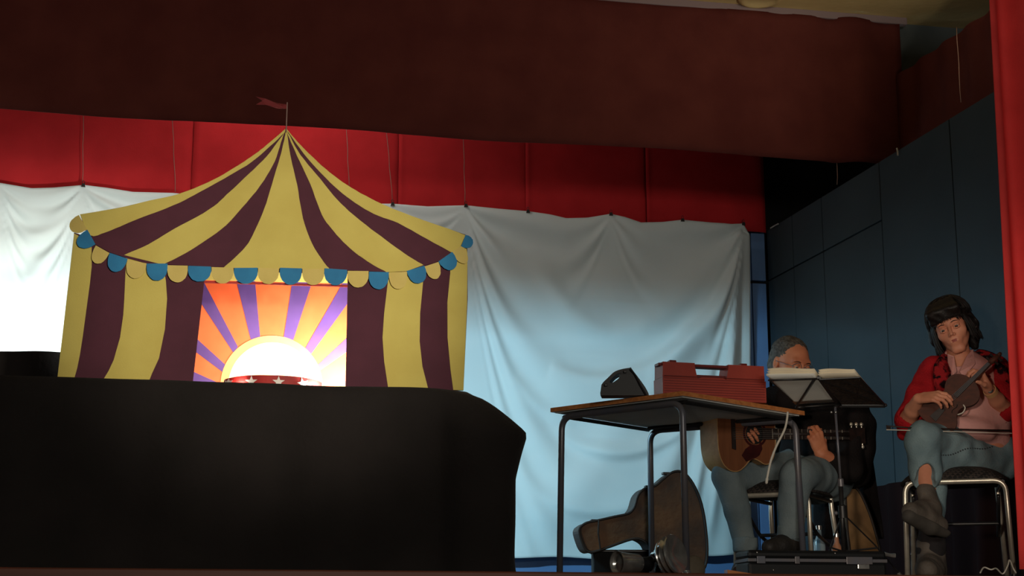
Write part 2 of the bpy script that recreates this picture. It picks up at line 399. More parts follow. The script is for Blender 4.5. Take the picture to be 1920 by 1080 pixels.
# shell outside the flats
YV = 8.66
struct(MB().box((5.6, 7.6, 1.8), (.06, 5.2, 3.7)).obj('wall_outer', M['dark']))
struct(MB().box((5.0, YV+.12, 3.15), (1.7, .05, .9)).obj('wall_upper', M['grey']))
ZC = 3.55
struct(MB().box((1.6, 7.1, ZC+.04), (8.2, 6.1, .08)).obj('ceiling', M['ceil']))
struct(MB().box((1.9, YV+.02, ZC-.02), (4.7, .05, .05), bev=.008).obj('trim_2', mat('lavender_batten', (150, 132, 136), .8)))
# round light fitting just seen on the ceiling
p = pz(1425, -4, ZC); t = thing('ceiling_rose', 'pale round fitting on the cream ceiling at the top edge', 'ceiling fitting', p)
MB().lathe(p, (0, 0, -1), [(0, .0), (0, .13), (.012, .13), (.02, .118), (.02, .1), (.012, .09), (.012, 0)], 32).obj('rim', M['ceil'], t, True)

# ------------------------------------------------------------------ cloths
def cloth(name, x0, x1, zt, zb, Y, disp, m, label, nx, nz, cat='curtain', thick=.004, xm=None, parent=None):
    V = []; Fc = []
    ft = zt if callable(zt) else (lambda x: zt); fb = zb if callable(zb) else (lambda x: zb)
    for s in (0, 1):
        for i in range(nx+1):
            x = x0+(x1-x0)*i/nx
            for j in range(nz+1):
                t_ = j/nz; z = ft(x)+(fb(x)-ft(x))*t_
                X = xm(x, t_) if xm else x
                V.append((X, Y+disp(x, z)+s*thick, z))
    n = (nx+1)*(nz+1); g = lambda s, i, j: s*n+i*(nz+1)+j
    for s in (0, 1):
        for i in range(nx):
            for j in range(nz): Fc.append((g(s, i, j), g(s, i+1, j), g(s, i+1, j+1), g(s, i, j+1)))
    for i in range(nx):
        Fc.append((g(0, i, 0), g(0, i+1, 0), g(1, i+1, 0), g(1, i, 0))); Fc.append((g(0, i, nz), g(0, i+1, nz), g(1, i+1, nz), g(1, i, nz)))
    for j in range(nz):
        Fc.append((g(0, 0, j), g(0, 0, j+1), g(1, 0, j+1), g(1, 0, j))); Fc.append((g(0, nx, j), g(0, nx, j+1), g(1, nx, j+1), g(1, nx, j)))
    o = mesh_obj(name, V, Fc, m, parent, 'all')
    if label: tag(o, label, cat)
    return o
def nz2(x, z, s=1., q=0): return mnoise.noise(Vector((x*s, z*s, q)))
# front valance
xr = pY(1689, 90, YV).x; xf = pY(1570, 150, YV).x
def dv(x, z):
    f = .022*math.exp(-((x-xf+.03)/.05)**2)-.03*math.exp(-((x-xf-.12)/.09)**2)
    f += .018*math.exp(-((x-xr+.1)/.08)**2)
    return f+.012*nz2(x, z*.25, 1.6)+.005*nz2(x, z*.4, 6, 3)
o = cloth('valance', -2.25, xr, ZC-.035, lambda x: 2.592+.008*math.sin(x*3), YV, dv, M['valance'], 'wide dark red valance hanging from the ceiling across the stage', 150, 20)
# lower red border behind it, in sewn widths
rb = thing('red_border', 'bright red cloth border behind the valance, above the white sheet', 'curtain', (0.8, 9.93, 2.2))
xs = [-2.2, pY(363, 300, 9.9).x, pY(751, 300, 9.9).x, pY(990, 350, 9.9).x, pY(1216, 350, 9.9).x, C0.x-.02]
for i in range(5):
    a, b = xs[i]-.008*(i > 0), xs[i+1]+.008
    cloth('cloth_width', a, b, 3.3, 2.22 if i < 4 else ZF-.02, 9.935+.012*(i % 2), lambda x, z, a=a, b=b: .012*nz2(x, z*.5, 2, 5)-.012*math.exp(-((x-a)/.02)**2)+.012*math.exp(-((x-b)/.03)**2), M['red'], None, 30, 12, parent=rb)
# side pelmet outside the flats
p0 = pY(1689, 138, YV-.05); p1d, _ = ray(1846, 27)
k = (p0.z-CZ)/p1d[2]; p1 = Vector((p1d[0]*k, p1d[1]*k, p0.z)); pd = (p1-p0); pd.z = 0
V = []; n = 40
for s in (0, 1):
    for i in range(n+1):
        q = p0+pd*(i/n*1.6-.06); nn = Vector((pd.y, -pd.x, 0)).normalized()
        for j in range(9):
            V.append(q+nn*(.012*math.sin(i*.9)+.004*s)+Vector((0, 0, -j/8*.95)))
g = lambda s, i, j: s*(n+1)*9+i*9+j
Fc = [(g(s, i, j), g(s, i+1, j), g(s, i+1, j+1), g(s, i, j+1)) for s in (0, 1) for i in range(n) for j in range(8)]
tag(mesh_obj('side_pelmet', V, Fc, M['valance'], None, 'all'), 'dark red-brown pelmet running above the blue right wall', 'curtain')
# foreground curtain at the right
cy = 5.86
ca = pY(1848, 0, cy); cb = pY(1905, 1068, cy)
def xm(x, t_): return x+(cb.x-ca.x)*t_*(1-(x-ca.x)*0.2)
def dc(x, z):
    u = x-ca.x; return .05*math.cos(u*36)+.02*math.sin(u*61)
def zcb(x): return cb.z
o = cloth('front_curtain', ca.x, ca.x+.75, ca.z+.6, zcb, cy, lambda x, z: .045*math.cos((x-ca.x)*34+.2*z+2.6)*(1-.25*math.exp(-((x-ca.x)/.03)**2)), M['curtain'], 'bright red house curtain at the right edge of the stage', 120, 24,
          xm=lambda x, t_: x+(cb.x-ca.x)*(t_*((ca.z+.6-cb.z))-.6)/(ca.z-cb.z))
# ------------------------------------------------------------------ the white sheet on its strings
YS = 9.87
toppx = [(-420, 318), (-340, 330), (-260, 338), (-170, 330), (-80, 346), (0, 345), (60, 355), (100, 354), (157, 349), (200, 354), (250, 362), (325, 364), (400, 372), (520, 372), (620, 384), (735, 384), (800, 389), (872, 387), (930, 393), (988, 398), (1030, 404), (1060, 411), (1100, 410), (1143, 403), (1170, 409), (1200, 419), (1240, 418), (1277, 414), (1330, 419), (1370, 421), (1395, 418), (1409, 440)]
tw = [pY(a, b, YS) for a, b in toppx]; tx = [q.x for q in tw]; tz = [q.z for q in tw]
def ztop(x): return float(np.interp(x, tx, tz))
hooks = [pY(a, b, YS) for a, b in ((-340, 330), (-170, 330), (0, 345), (157, 349), (325, 364), (735, 384), (872, 387), (988, 398), (1143, 403), (1277, 414), (1395, 418))]
hx = [q.x for q in hooks]
arcs = [(hx[3], hx[5], .014, .30, 1.2, .3), (hx[2], hx[3], .012, .14, .5, 0), (hx[3], hx[4], .014, .16, .5, .3), (hx[6], hx[10], .022, .62, 2.0, .25), (hx[6], hx[8], .009, .30, .5, .1), (hx[8], hx[10], .008, .30, .5, .3), (hx[5], hx[6], .006, .1, .3, 0), (hx[1], hx[3], .012, .3, .9, 0)]
xe_ = tx[-1]
_fp = [pY(a, b, YS) for a, b in ((1398, 425), (1372, 510), (1330, 590), (1275, 650), (1200, 697), (1110, 712), (1030, 690))]
def _curve(px): return cr([(q.x, q.z, 0) for q in (pY(a, b, YS) for a, b in px)], 5)
_fc = cr([(q.x, q.z, 0) for q in _fp], 7)
_low = [(_curve([(1040, 800), (1090, 838), (1160, 853), (1230, 836), (1290, 790), (1340, 720)]), .055, .035, .07),
        (_curve([(990, 900), (1040, 945), (1110, 962), (1190, 950), (1260, 915)]), .03, .04, .06),
        (_curve([(965, 700), (1010, 760), (1080, 800)]), .025, .04, .06),
        (_curve([(1330, 720), (1318, 820), (1300, 940), (1290, 1010)]), .04, .03, .05),
        (_curve([(1384, 560), (1372, 700), (1352, 860), (1335, 1000)]), .045, .03, .05),
        (_curve([(1000, 480), (1070, 590), (1150, 628), (1240, 600), (1330, 520)]), .03, .06, .08)]
def low_folds(x, z):
    o = 0
    for c_, A, wl_, wr_ in _low:
        xs0, xs1 = min(p.x for p in c_)-.2, max(p.x for p in c_)+.2; zs0, zs1 = min(p.y for p in c_)-.2, max(p.y for p in c_)+.2
        if not (xs0 < x < xs1 and zs0 < z < zs1): continue
        bd, bs, bi = 9, 0, 0
        for i in range(len(c_)-1):
            a, b = c_[i], c_[i+1]; dx, dz = b.x-a.x, b.y-a.y; L2 = dx*dx+dz*dz
            t = min(1, max(0, ((x-a.x)*dx+(z-a.y)*dz)/L2)); ex, ez = x-a.x-t*dx, z-a.y-t*dz; q = ex*ex+ez*ez
            if q < bd: bd, bs, bi = q, (dx*ez-dz*ex), i+t
        u = bi/(len(c_)-1); s = math.sqrt(bd)
        o += A*math.sin(math.pi*min(1, max(0, u*.9+.05)))*math.exp(-(s/(wl_ if bs < 0 else wr_))**2)
    return o
def big_fold(x, z):
    if not (1.6 < x < 3.62 and 1.25 < z < 2.45): return 0
    bd, bs, bi = 9, 0, 0
    for i in range(len(_fc)-1):
        a, b = _fc[i], _fc[i+1]; dx, dz = b.x-a.x, b.y-a.y; L2 = dx*dx+dz*dz
        t = min(1, max(0, ((x-a.x)*dx+(z-a.y)*dz)/L2)); ex, ez = x-a.x-t*dx, z-a.y-t*dz; q = ex*ex+ez*ez
        if q < bd: bd, bs, bi = q, (dx*ez-dz*ex), i+t
    s = math.sqrt(bd)*(1 if bs > 0 else -1); u = bi/(len(_fc)-1)
    w_ = .05 if s < 0 else .09      # steep on the side turned from the lamp
    return .105*math.sin(min(1, u*1.6+.1)*math.pi/2)*max(0, 1-u)**.6*math.exp(-(s/w_)**2)
def ds(x, z):
    zt_ = ztop(x); d = 0
    for a, b, A, lam, cm, ph in arcs:
        if a < x < b:
            s = (x-a)/(b-a); q = (4*s*(1-s))**.8; dz = zt_-z
            c = dz/max(q, .03)
            if c < cm*1.6:
                d -= A*math.sin(2*math.pi*(c/lam+ph))*min(1, q*2.5)*max(0, 1-(c/(cm*1.6))**2)*min(1, c*8)
    # soft pleats fanning from the hooks
    for hxx, A in ((hx[10], .03), (hx[6], .014), (hx[3], .012)):
        dx, dz = x-hxx, zt_-z+.02; r = math.hypot(dx, dz); an = math.atan2(dx, dz)
        if hxx == hx[10]:
            for a0, w0, m0 in ((-.13, .035, .7), (-.27, .05, .9), (-.46, .075, 1.1), (-.02, .03, -.5)): d -= A*m0*math.exp(-((an-a0+.12*r*abs(a0))/w0)**2)*min(1, r*1.1)
        else:
            for a0, w0, m0 in ((.28, .08, .8), (.56, .09, .9), (-.4, .09, .6), (.85, .08, .4)): d -= A*m0*math.exp(-((an-a0)/w0)**2)*min(1, r*2)*math.exp(-r/1.3)
    d -= big_fold(x, z)+(low_folds(x, z) if x > 1.6 else 0)
    low = max(0, 1.35-z)
    d += .022*low*nz2(x, z*.7, 1.3, 2)+.006*nz2(x, z*1.4, 3.2, 8)*min(1, low*1.5)+.004*nz2(x*.6, z*2.6, 4, 4)
    d += .03*math.sin((z-.3)*1.4)-.03+.05*math.exp(-((xe_-x)/.12)**2)
    for zz, a0, a1, A in ((1.90, 2.3, 3.0, .005), (1.03, 2.0, 2.9, .004), (1.55, 2.2, 2.8, .003)):
        if a0 < x < a1: d -= A*math.exp(-((z-zz+.03*math.sin(x*2))/.014)**2)*math.sin(math.pi*(x-a0)/(a1-a0))
    return d
xe = tx[-1]
def xs_(x, t_): return x-(.028+.04*t_)*max(0, (x-xe+.5)/.5)*t_
zbot = lambda x: .285+.02*math.sin(x*2.1)+.008*math.sin(x*9)
sh = cloth('white_sheet', -2.2, xe, ztop, zbot, YS, ds, M['sheet'], 'large creased white sheet hung as a backdrop below the red border', 420, 150, 'sheet', .003, xs_)
# clips along the top of the sheet
clip_names = {3: 'small clip gripping the sheet above the left eave of the tent', 5: 'clip where the sheet meets the right roof slope of the tent', 6: 'dark clip on the sheet at the tight gather right of the tent', 7: 'dark clip on a nearly flat stretch of sheet top, second clip right of the tent', 8: 'dark clip at the highest gather in the middle of the right sheet', 9: 'dark clip between the middle gather and the right corner of the sheet', 10: 'dark clip at the far right corner of the sheet'}
for i, lb in clip_names.items():
    q = hooks[i]+Vector((0, ds(hx[i]+1e-4, hooks[i].z-.005)-.004, 0))
    t = thing('clip', lb, 'clip', q, 'clips along the top of the sheet')
    MB().prism([q+Vector((-.012, -.008, -.014)), q+Vector((.012, -.008, -.014)), q+Vector((.008, -.008, .006)), q+Vector((-.008, -.008, .006))], (0, .02, 0)).obj('jaw', M['peg'], t)
    MB().tube([q+Vector((-.006, 0, .005)), q+Vector((-.007, 0, .02)), q+Vector((0, 0, .028)), q+Vector((.007, 0, .02)), q+Vector((.006, 0, .005))], .0018, 6).obj('loop', M['peg'], t)
# strings
def string(a, b, Y, lab, r=.0022, m='string'):
    p, q = pY(a[0], a[1], Y), pY(b[0], b[1], Y); pts = [p.lerp(q, i/8)+Vector((.002*math.sin(i*2.1), 0, 0)) for i in range(9)]
    tag(MB().tube(pts, r, 6).obj('string', M[m], None, 'all'), lab, 'string', 'strings on the stage cloths')
string((157, 150), (155, 346), 9.85, 'thin string above the left part of the sheet, leftmost of all')
string((321, 170), (329, 360), 9.85, 'thin string on the red border just left of its first dark seam')
string((648, 200), (655, 360), 9.85, 'faint thin string on the red border behind the right roof slope')
string((722, 210), (736, 378), 9.85, 'slanting string on the red border left of its second dark seam')
string((868, 220), (872, 382), 9.85, 'faint string dropping to the gather right of the tent')
string((1569, 235), (1570, 346), 8.70, 'short pale string below the right end of the valance', .003)
q0, q1 = wall_pt(1803, 52)-nrm*.03, wall_pt(1811, 193)-nrm*.03
tag(MB().tube([q0.lerp(q1, i/6)+Vector((0, .003*math.sin(i*1.7), 0)) for i in range(7)], .0022, 6).obj('string', M['string'], None, 'all'), 'long thin string in front of the side pelmet near the red curtain', 'string', 'strings on the stage cloths')
for (a, b), lb in ((((1685, 278), (1687, 292)), 'small white hook on the top edge of the blue wall'), (((1448, 428), (1462, 420)), 'small white hook on the wall top beside the sheet corner')):
    q0, q1 = wall_pt(*a)-nrm*.012, wall_pt(*b)-nrm*.012
    tag(MB().tube([q0, q0.lerp(q1, .5)+Vector((.002, 0, .002)), q1], .005, 8).obj('wall_hook', M['whitepeg'], None, True), lb, 'hook')

# ================================================================== BLACK DRAPED TABLE
ZT = .722; YB = 6.12; XR = 1.06; XL = -1.15; YK = 6.95
# plan of the drape edge: front edge, rounded right corner, right end
edge = [(XL+(XR-.06-XL)*i/150, YB) for i in range(151)]
edge += [(XR-.06+.09*math.sin(a*math.pi/20), YB+.09-.09*math.cos(a*math.pi/20)) for a in range(1, 11)]
edge += [(XR+.03, YB+.09+(YK-YB-.09)*i/40) for i in range(1, 41)]
E_ = [Vector((a, b, 0)) for a, b in edge]; nE = len(E_); V = []; Fc = []; NR = 40
for i, p in enumerate(E_):
    a = E_[max(i-1, 0)]; b = E_[min(i+1, nE-1)]; T = (b-a).normalized(); N = Vector((T.y, -T.x, 0))
    cornr = math.exp(-((i-156)/7.)**2); endw = max(0, min(1, (i-146)/8.))
    for j in range(NR+1):
        u = j/NR; z = ZT*(1-u)
        r = .035*(1-math.exp(-u*25))
        fold = (.014*math.sin(p.x*9+1.5*math.sin(p.x*3.1)+u*2)+.008*math.sin(p.x*23+p.y*17)+.02*nz2(p.x, u, 2.2, 1))*min(1, u*3)
        flare = cornr*.135*min(1, u/.22)*(1-.28*min(1, max(0, (u-.22)/.25)))+.07*endw*min(1, u/.25)*(1-.4*u)
        puddle = .03*math.exp(-(1-u)*14)*(1+.5*math.sin(p.x*11))
        q = p+N*(r+fold*(1-.5*cornr)+flare+puddle)
        zz = z-.02*(cornr*.6)*(1-u) + (.006*nz2(p.x*2, 0, 1.5, 6) if j == 0 else 0)
        V.append((q.x, q.y, max(zz, .002)))
for i in range(nE-1):
    for j in range(NR): Fc.append((i*(NR+1)+j, (i+1)*(NR+1)+j, (i+1)*(NR+1)+j+1, i*(NR+1)+j+1))
# top sheet inside the edge
top0 = len(V); NT = 10; cen = [Vector((min(max(p.x, XL), XR-.05), YK, ZT+.002)) for p in E_]
for i, p in enumerate(E_):
    for j in range(1, NT+1):
        s = j/NT; q = Vector(V[i*(NR+1)]).lerp(Vector((p.x if i < 151 else XR-.05, YK, ZT)), s)
        V.append((q.x, q.y, ZT+.012*math.sin(min(1, s*6)*1.57)+.003*nz2(q.x*3, q.y*3)))
g = lambda i, j: i*(NR+1) if j == 0 else top0+i*NT+j-1
for i in range(nE-1):
    for j in range(NT): Fc.append((g(i, j), g(i+1, j), g(i+1, j+1), g(i, j+1)))
tag(mesh_obj('black_drape', V, Fc, M['black_cloth'], None, 'all'), 'black cloth draped over the table that carries the striped tent', 'tablecloth')
# table under it
t = thing('trestle_table', 'trestle table hidden under the black cloth', 'table', (0, 6.53, 0))
MB().box((-.05, 6.55, ZT-.02), (2.1, .76, .025), bev=.004).obj('tabletop', M['tabletop'], t)
for x in (-1.0, .92):
    for y in (6.26, 6.85): MB().tube([(x, y, 0), (x, y, ZT-.032)], .016, 10).obj('leg', M['tube'], t, True)
# higher black cloth behind on the left
bz = pY(60, 660, 7.0).z
o = cloth('back_drape', -1.6, pY(330, 700, 7.0).x, lambda x: bz+.004*math.sin(x*8), .01, 7.0, lambda x, z: .008*math.sin(x*13+z)+.004*math.sin(x*31), M['black_cloth'], 'black cloth hanging behind the left end of the draped table', 80, 20, 'curtain', .01)
t = thing('drape_rail', 'hidden rail carrying the black cloth left of the tent', 'rail', (-.8, 7.036, 0))
MB().tube([(-1.6, 7.036, bz-.015), (pY(330, 700, 7.0).x, 7.036, bz-.015)], .012, 8).obj('bar', M['tube'], t, True)
for x in (-1.55, pY(325, 700, 7.0).x): MB().tube([(x, 7.036, 0), (x, 7.036, bz-.01)], .012, 8).obj('post', M['tube'], t, True)

# ================================================================== PUPPET BOOTH
YT = 6.30
BT = thing('puppet_booth', 'circus tent puppet booth with yellow and maroon stripes on the black cloth', 'puppet theatre', (.42, YT, ZT+.012))
def poly(name, px, Y, th, m, parent, label=None, smoothn=0):
    pts = [pY(a, b, Y) for a, b in px]
    for q in pts: q.z = max(q.z, ZT+.017)
    mb_ = MB().prism(pts, (0, th, 0)); return mb_.obj(name, m, parent, False, label=label)
def crp(px, n=5): return [(v.x, v.y) for v in cr([(a, b, 0) for a, b in px], n)]
def rough_(px, a=.35): return [(x+random.uniform(-a, a), y+random.uniform(-a, a)) for x, y in px]
cL = crp([(536, 241), (500, 272), (475, 291), (445, 311), (400, 337), (337, 363), (280, 376), (225, 389), (150, 402)])
cA = crp([(535.5, 244), (532, 250), (500, 280), (470, 305), (420, 335), (375, 360), (325, 385), (260, 410), (217, 428), (178, 443)])
cB = crp([(535.7, 244), (530, 253), (500, 293), (460, 332), (425, 365), (392, 393), (327, 429), (278, 458), (233, 478)])
cC = crp([(536, 244), (529, 260), (515, 303), (490, 345), (462, 380), (424, 422), (379, 455), (340, 479), (305, 496)])
cD = crp([(536.2, 244), (533, 262), (525, 295), (510, 345), (496, 390), (473, 442), (456, 468), (419, 502)])
cE = crp([(536.5, 244), (539, 255), (546, 299), (557, 346), (568, 409), (585, 456), (607, 491), (619, 505)])
cF = crp([(536.8, 244), (541, 256), (557, 292), (582, 346), (604, 403), (626, 434), (657, 466), (695, 494), (725, 510)])
cG = crp([(537, 244), (543, 254), (563, 290), (601, 336), (632, 374), (670, 409), (714, 443), (758, 475), (796, 498)])
cH = crp([(537.2, 244), (545, 254), (576, 296), (620, 343), (657, 374), (701, 401), (746, 418), (790, 442), (848, 474)])
cR = crp([(537, 241), (557, 265), (594, 302), (635, 336), (676, 362), (727, 387), (783, 409), (873, 440)])
eL = [(150, 402), (158, 425), (165, 441), (178, 458), (205, 473), (239, 484), (275, 494), (314, 496), (396, 500), (484, 503), (566, 504), (652, 507), (728, 510), (763, 509), (795, 498), (822, 490), (848, 473), (864, 460), (873, 440)]
roof = cL+eL[1:-1]+cR[::-1]
poly('roof_board', roof, YT-.006, .006, M['maroon'], BT)
def between(a, b): return rough_(a, .3)+rough_(b[::-1], .3)
st = [between(cL, cA[:-1]+[(176, 443), (166, 440)]), between(cB, cC), between(cD, cE), between(cF, cG[:-1]+[(794, 497), (763, 508)]), between(cH, cR[:-1]+[(872, 441), (864, 460)])]
for s_ in st: poly('yellow_stripe', s_, YT-.0075, .0016, M['yellow'], BT)
# side walls and header
poly('wall_board', [(139, 436), (108, 707), (190, 715), (278, 720), (361, 724), (383, 528), (384, 480), (240, 470)], YT, .009, M['maroon'], BT)
poly('wall_board', [(652, 480), (652, 534), (648, 726), (728, 728), (802, 731), (869, 732), (877, 560), (876, 445), (800, 470)], YT, .009, M['maroon'], BT)
poly('header_board', [(380, 470), (655, 478), (655, 513), (380, 508)], YT+.001, .007, M['maroon'], BT)
poly('crossbar', [(380, 526), (655, 534), (655, 538), (380, 530)], YT+.002, .008, M['starred'], BT)
wl = [[(139, 438), (172, 455), (172, 500), (169, 530), (161.5, 584), (155, 630), (150, 665), (145, 690), (139, 710), (108, 707)],
      [(236, 482), (235, 513), (233, 560), (231, 590), (225, 633), (213, 675), (204, 695), (192, 715), (278, 720), (285, 700), (298, 672), (309, 617), (313, 560), (311, 526), (305, 495)],
      [(730, 510), (727, 533), (720, 587), (717, 633), (720, 677), (728, 728), (803, 731), (792, 687), (787, 640), (788, 587), (793, 533), (795, 498)],
      [(846, 474), (844, 513), (839, 567), (839, 633), (845, 693), (850, 731), (869, 732), (876, 567), (876.5, 475), (870, 446)]]
for s_ in wl: poly('yellow_stripe', rough_(s_, .3), YT-.0016, .0017, M['yellow'], BT)
# scallops
sc = [((148, 403), (163, 430), 27, 'y'), ((164, 431), (179, 458), 30, 'b'), ((180, 460), (205, 474), 30, 'y'), ((206, 474), (239, 485), 31, 'b'),
      ((239, 487), (275, 494), 32, 'y'), ((275, 494), (314, 494), 32, 'b'), ((314, 497), (352, 498), 32, 'y'), ((353, 498), (396, 500), 29, 'b'),
      ((397, 501), (438, 502), 30, 'y'), ((439, 502), (483, 502), 30, 'b'), ((484, 502), (523, 503), 30, 'y'), ((525, 502), (566, 503), 31, 'b'), ((567, 504), (608, 504), 30, 'y'),
      ((609, 503), (651, 506), 30, 'b'), ((652, 508), (691, 508), 31, 'y'), ((692, 509), (729, 510), 33, 'b'), ((729, 511), (763, 509), 32, 'y'), ((763, 508), (796, 498), 29, 'b'),
      ((796, 500), (822, 491), 29, 'y'), ((822, 490), (848, 472), 28, 'b'), ((847, 472), (866, 460), 32, 'y'), ((865, 461), (873, 441), 19, 'b')]
for i, (a, b, dep, c_) in enumerate(sc):
    a = Vector(a); b = Vector(b); L = (b-a).length; T = (b-a)/L; N = Vector((-T.y, T.x)); pts = []
    sq = 1.03 if L > 24 else 1.12
    for k_ in range(19):
        an = math.pi*k_/18; u = math.cos(an); v_ = math.sin(an)**.72
        pts.append((a+b)/2-T*u*L/2*sq*(1 if v_ > .05 else .97)+N*v_*dep)
    pts = rough_([(q.x, q.y) for q in pts], .35)
    Yf = YT-.0115-.0012*(i % 2)
    poly('yellow_scallop' if c_ == 'y' else 'blue_scallop', pts, Yf, .0022, M['scallop'] if c_ == 'y' else M['blue'], BT)
# booth body behind the front
ob = [pY(366, 724, YT), pY(650, 727, YT), pY(652, 500, YT), pY(386, 500, YT)]
xl, xr2 = ob[0].x-.02, ob[1].x+.03; z0 = ZT+.017; YBK = YT+.46
zt2 = pY(500, 500, YT).z+.07
MB().box((xl-.14, (YT+YBK)/2+.005, (z0+zt2)/2), (.01, YBK-YT-.01, zt2-z0)).obj('side_panel', M['maroon'], BT)
MB().box((xr2+.14, (YT+YBK)/2+.005, (z0+zt2)/2), (.01, YBK-YT-.01, zt2-z0)).obj('side_panel', M['maroon'], BT)
MB().box(((xl+xr2)/2, (YT+YBK)/2, z0+.003), (xr2-xl+.26, YBK-YT-.03, .006)).obj('stage_floor', M['black_cloth'], BT)
MB().box(((xl+xr2)/2, YBK+.27, 1.0646), (1.5, .44, .012)).obj('lamp_hood', M['dark'], BT)
for x in (-.22, .90): MB().box((x, YBK+.10, (1.058+z0)/2), (.02, .1, 1.058-z0)).obj('hood_leg', M['dark'], BT)
# backdrop with the sunburst
bd = MB().box(((xl+xr2)/2, YBK+.006, (z0+zt2)/2), (xr2-xl+.29, .012, zt2-z0)).obj('backdrop', M['orange'], BT)
def bp(name, px, lay, m, th=.0012): return poly(name, px, YBK-.001-lay*.0012, th+lay*.0012, m, bd)
cen_ = Vector((510, 722))
rays_ = [[(350, 690), (365, 698), (412, 719), (412, 740), (345, 740)], [(345, 620), (370, 636), (425, 686), (418, 698), (370, 662), (345, 648)],
         [(340, 480), (363, 500), (384, 532), (446, 650), (438, 662), (378, 570), (340, 515)], [(438, 500), (445, 534), (470, 636), (488, 633), (479, 535), (477, 500)],
         [(552, 500), (547, 535), (532, 632), (549, 640), (583, 536), (594, 500)], [(660, 500), (640, 535), (573, 652), (583, 664), (651, 570), (690, 515)],
         [(700, 585), (649, 635), (590, 690), (596, 697), (649, 660), (700, 620)]]
for r_ in rays_: bp('ray', r_, 1, M['purple'])
bp('sun_ring', [(cen_.x-1+96*math.cos(a), cen_.y+2-95*math.sin(a)) for a in [math.pi*i/36 for i in range(37)]], 2, M['sunring'])
bp('sun_disc', [(cen_.x+82*math.cos(a), cen_.y+2-82*math.sin(a)) for a in [math.pi*i/36 for i in range(37)]], 3, M['sundisc'])
bp('top_band', [(340, 470), (700, 480), (700, 532), (340, 524)], 2, M['yellow'])
# starred ring of the little circus
RC = pY(512, 726, YT+.20); rx = (pY(598, 720, YT+.2).x-pY(414, 720, YT+.2).x)/2
ring = thing('circus_ring', 'small curved red ring fence with white stars on the puppet stage', 'stage prop', (RC.x, RC.y, z0+.007))
V = []; n = 40; ztp = pY(512, 704, YT+.1).z
for i in range(n+1):
    a = math.pi*(1+i/n); c_, s_ = math.cos(a), math.sin(a)
    for rr in (1, .985):
        for zz in (z0+.007, ztp-.010*abs(c_)**3): V.append((RC.x-rx*c_*rr, RC.y+.11*s_*rr, zz))
Fc = []
for i in range(n):
    a, b = i*4, i*4+4
    Fc += [(a, b, b+1, a+1), (a+2, a+3, b+3, b+2), (a+1, b+1, b+3, a+3), (a, a+2, b+2, b)]
mesh_obj('fence', V, Fc, M['starred'], ring)
for cx, up_ in ((429, 0), (471, 0), (522, 0), (568, 0), (412, 2)):
    q = pY(cx, 718+up_, YT+.1); c_ = (q.x-RC.x)/rx
    if abs(c_) > .97: c_ = -.97
    q.y = RC.y-.11*math.sqrt(1-c_*c_)-.0012; q.z = (z0+ztp)/2+.003; q.x = RC.x+rx*c_
    tz_ = Vector((1, .11/rx*c_/math.sqrt(1-c_*c_), 0)).normalized(); pts = []
    for k_ in range(10):
        a = math.pi/2+.25*(cx % 3)+math.pi*k_/5; r_ = .026 if k_ % 2 == 0 else .0105
        pts.append(q+tz_*r_*math.cos(a)+UP*r_*math.sin(a)*.95)
    MB().prism(pts, (0, .0009, 0)).obj('star', M['white'], ring)
# pennant
a, b = pY(536.5, 248, YT-.012), pY(538.5, 192, YT-.012)
fp = thing('pennant', 'thin pole with dark red swallow-tailed pennant on the tent peak', 'flag', a)
MB().tube([a, b], .0026, 8).obj('pole', M['polegrey'], fp, True)
P_ = [(538, 196), (520, 192), (497, 186), (480, 180), (492, 190), (480, 195), (498, 198), (520, 202), (538, 204)]
MB().prism([pY(x, y, YT-.014)+Vector((0, .01*math.sin((538-x)*.12), 0)) for x, y in P_], (0, .0012, 0)).obj('flag_cloth', M['flag'], fp)

# ================================================================== SCHOOL TABLE
TZ = .72
TL = pz(1032, 765, TZ); TN = pz(1280, 733, TZ); ea = (TL-TN); la = ea.length; ea.normalize(); eb = Vector((-ea.y, ea.x, 0))
if eb.dot(RT) < 0: eb = -eb
Rr = Matrix.Rotation(-.06, 3, 'Z'); TR = TN+(Rr @ eb)*.81; TF = TL+eb*.66
def tp(a, b, z):
    """point of the slightly tapered top: a from the N-R edge to the L-F edge, b from the N-L edge to the R-F edge (0..1)"""
    q = (TN.lerp(TL, a)).lerp(TR.lerp(TF, a), b); return Vector((q.x, q.y, z))
def slab(a0, b0, a1, b1, z, th): return MB().prism([tp(a0, b0, z), tp(a1, b0, z), tp(a1, b1, z), tp(a0, b1, z)], (0, 0, th))
tb = thing('school_table', 'small square school table with light wood top and dark tube legs', 'table', tp(.5, .5, 0))
slab(0, 0, 1, 1, TZ-.018, .018).obj('tabletop', M['tabletop'], tb)
slab(.02, .02, .98, .98, TZ-.022, .0035).obj('underside_board', M['under'], tb)
zt_ = TZ-.038
def leg_out(p): c = tp(.5, .5, p.z); return p+(p-c).normalized()*.014
for b_ in (.05, .965):
    a0, a1 = (.05, .95) if b_ < .5 else (.035, .955)
    path = [leg_out(tp(a0, b_, 0)), tp(a0, b_, zt_), tp(a1, b_, zt_), leg_out(tp(a1, b_, 0))]
    MB().tube(bend(path, .06, 8), .0135, 12).obj('leg_frame', M['tube'], tb, 'all')
for a_ in (.05, .95):
    MB().tube([tp(a_, .07, TZ-.036), tp(a_, .945, TZ-.036)], .012, 4, flat=.7).obj('side_rail', M['black'], tb)
for b_ in (.10, .92):
    MB().tube([tp(.06, b_, TZ-.031), tp(.94, b_, TZ-.031)], .008, 4).obj('end_rail', M['black'], tb)
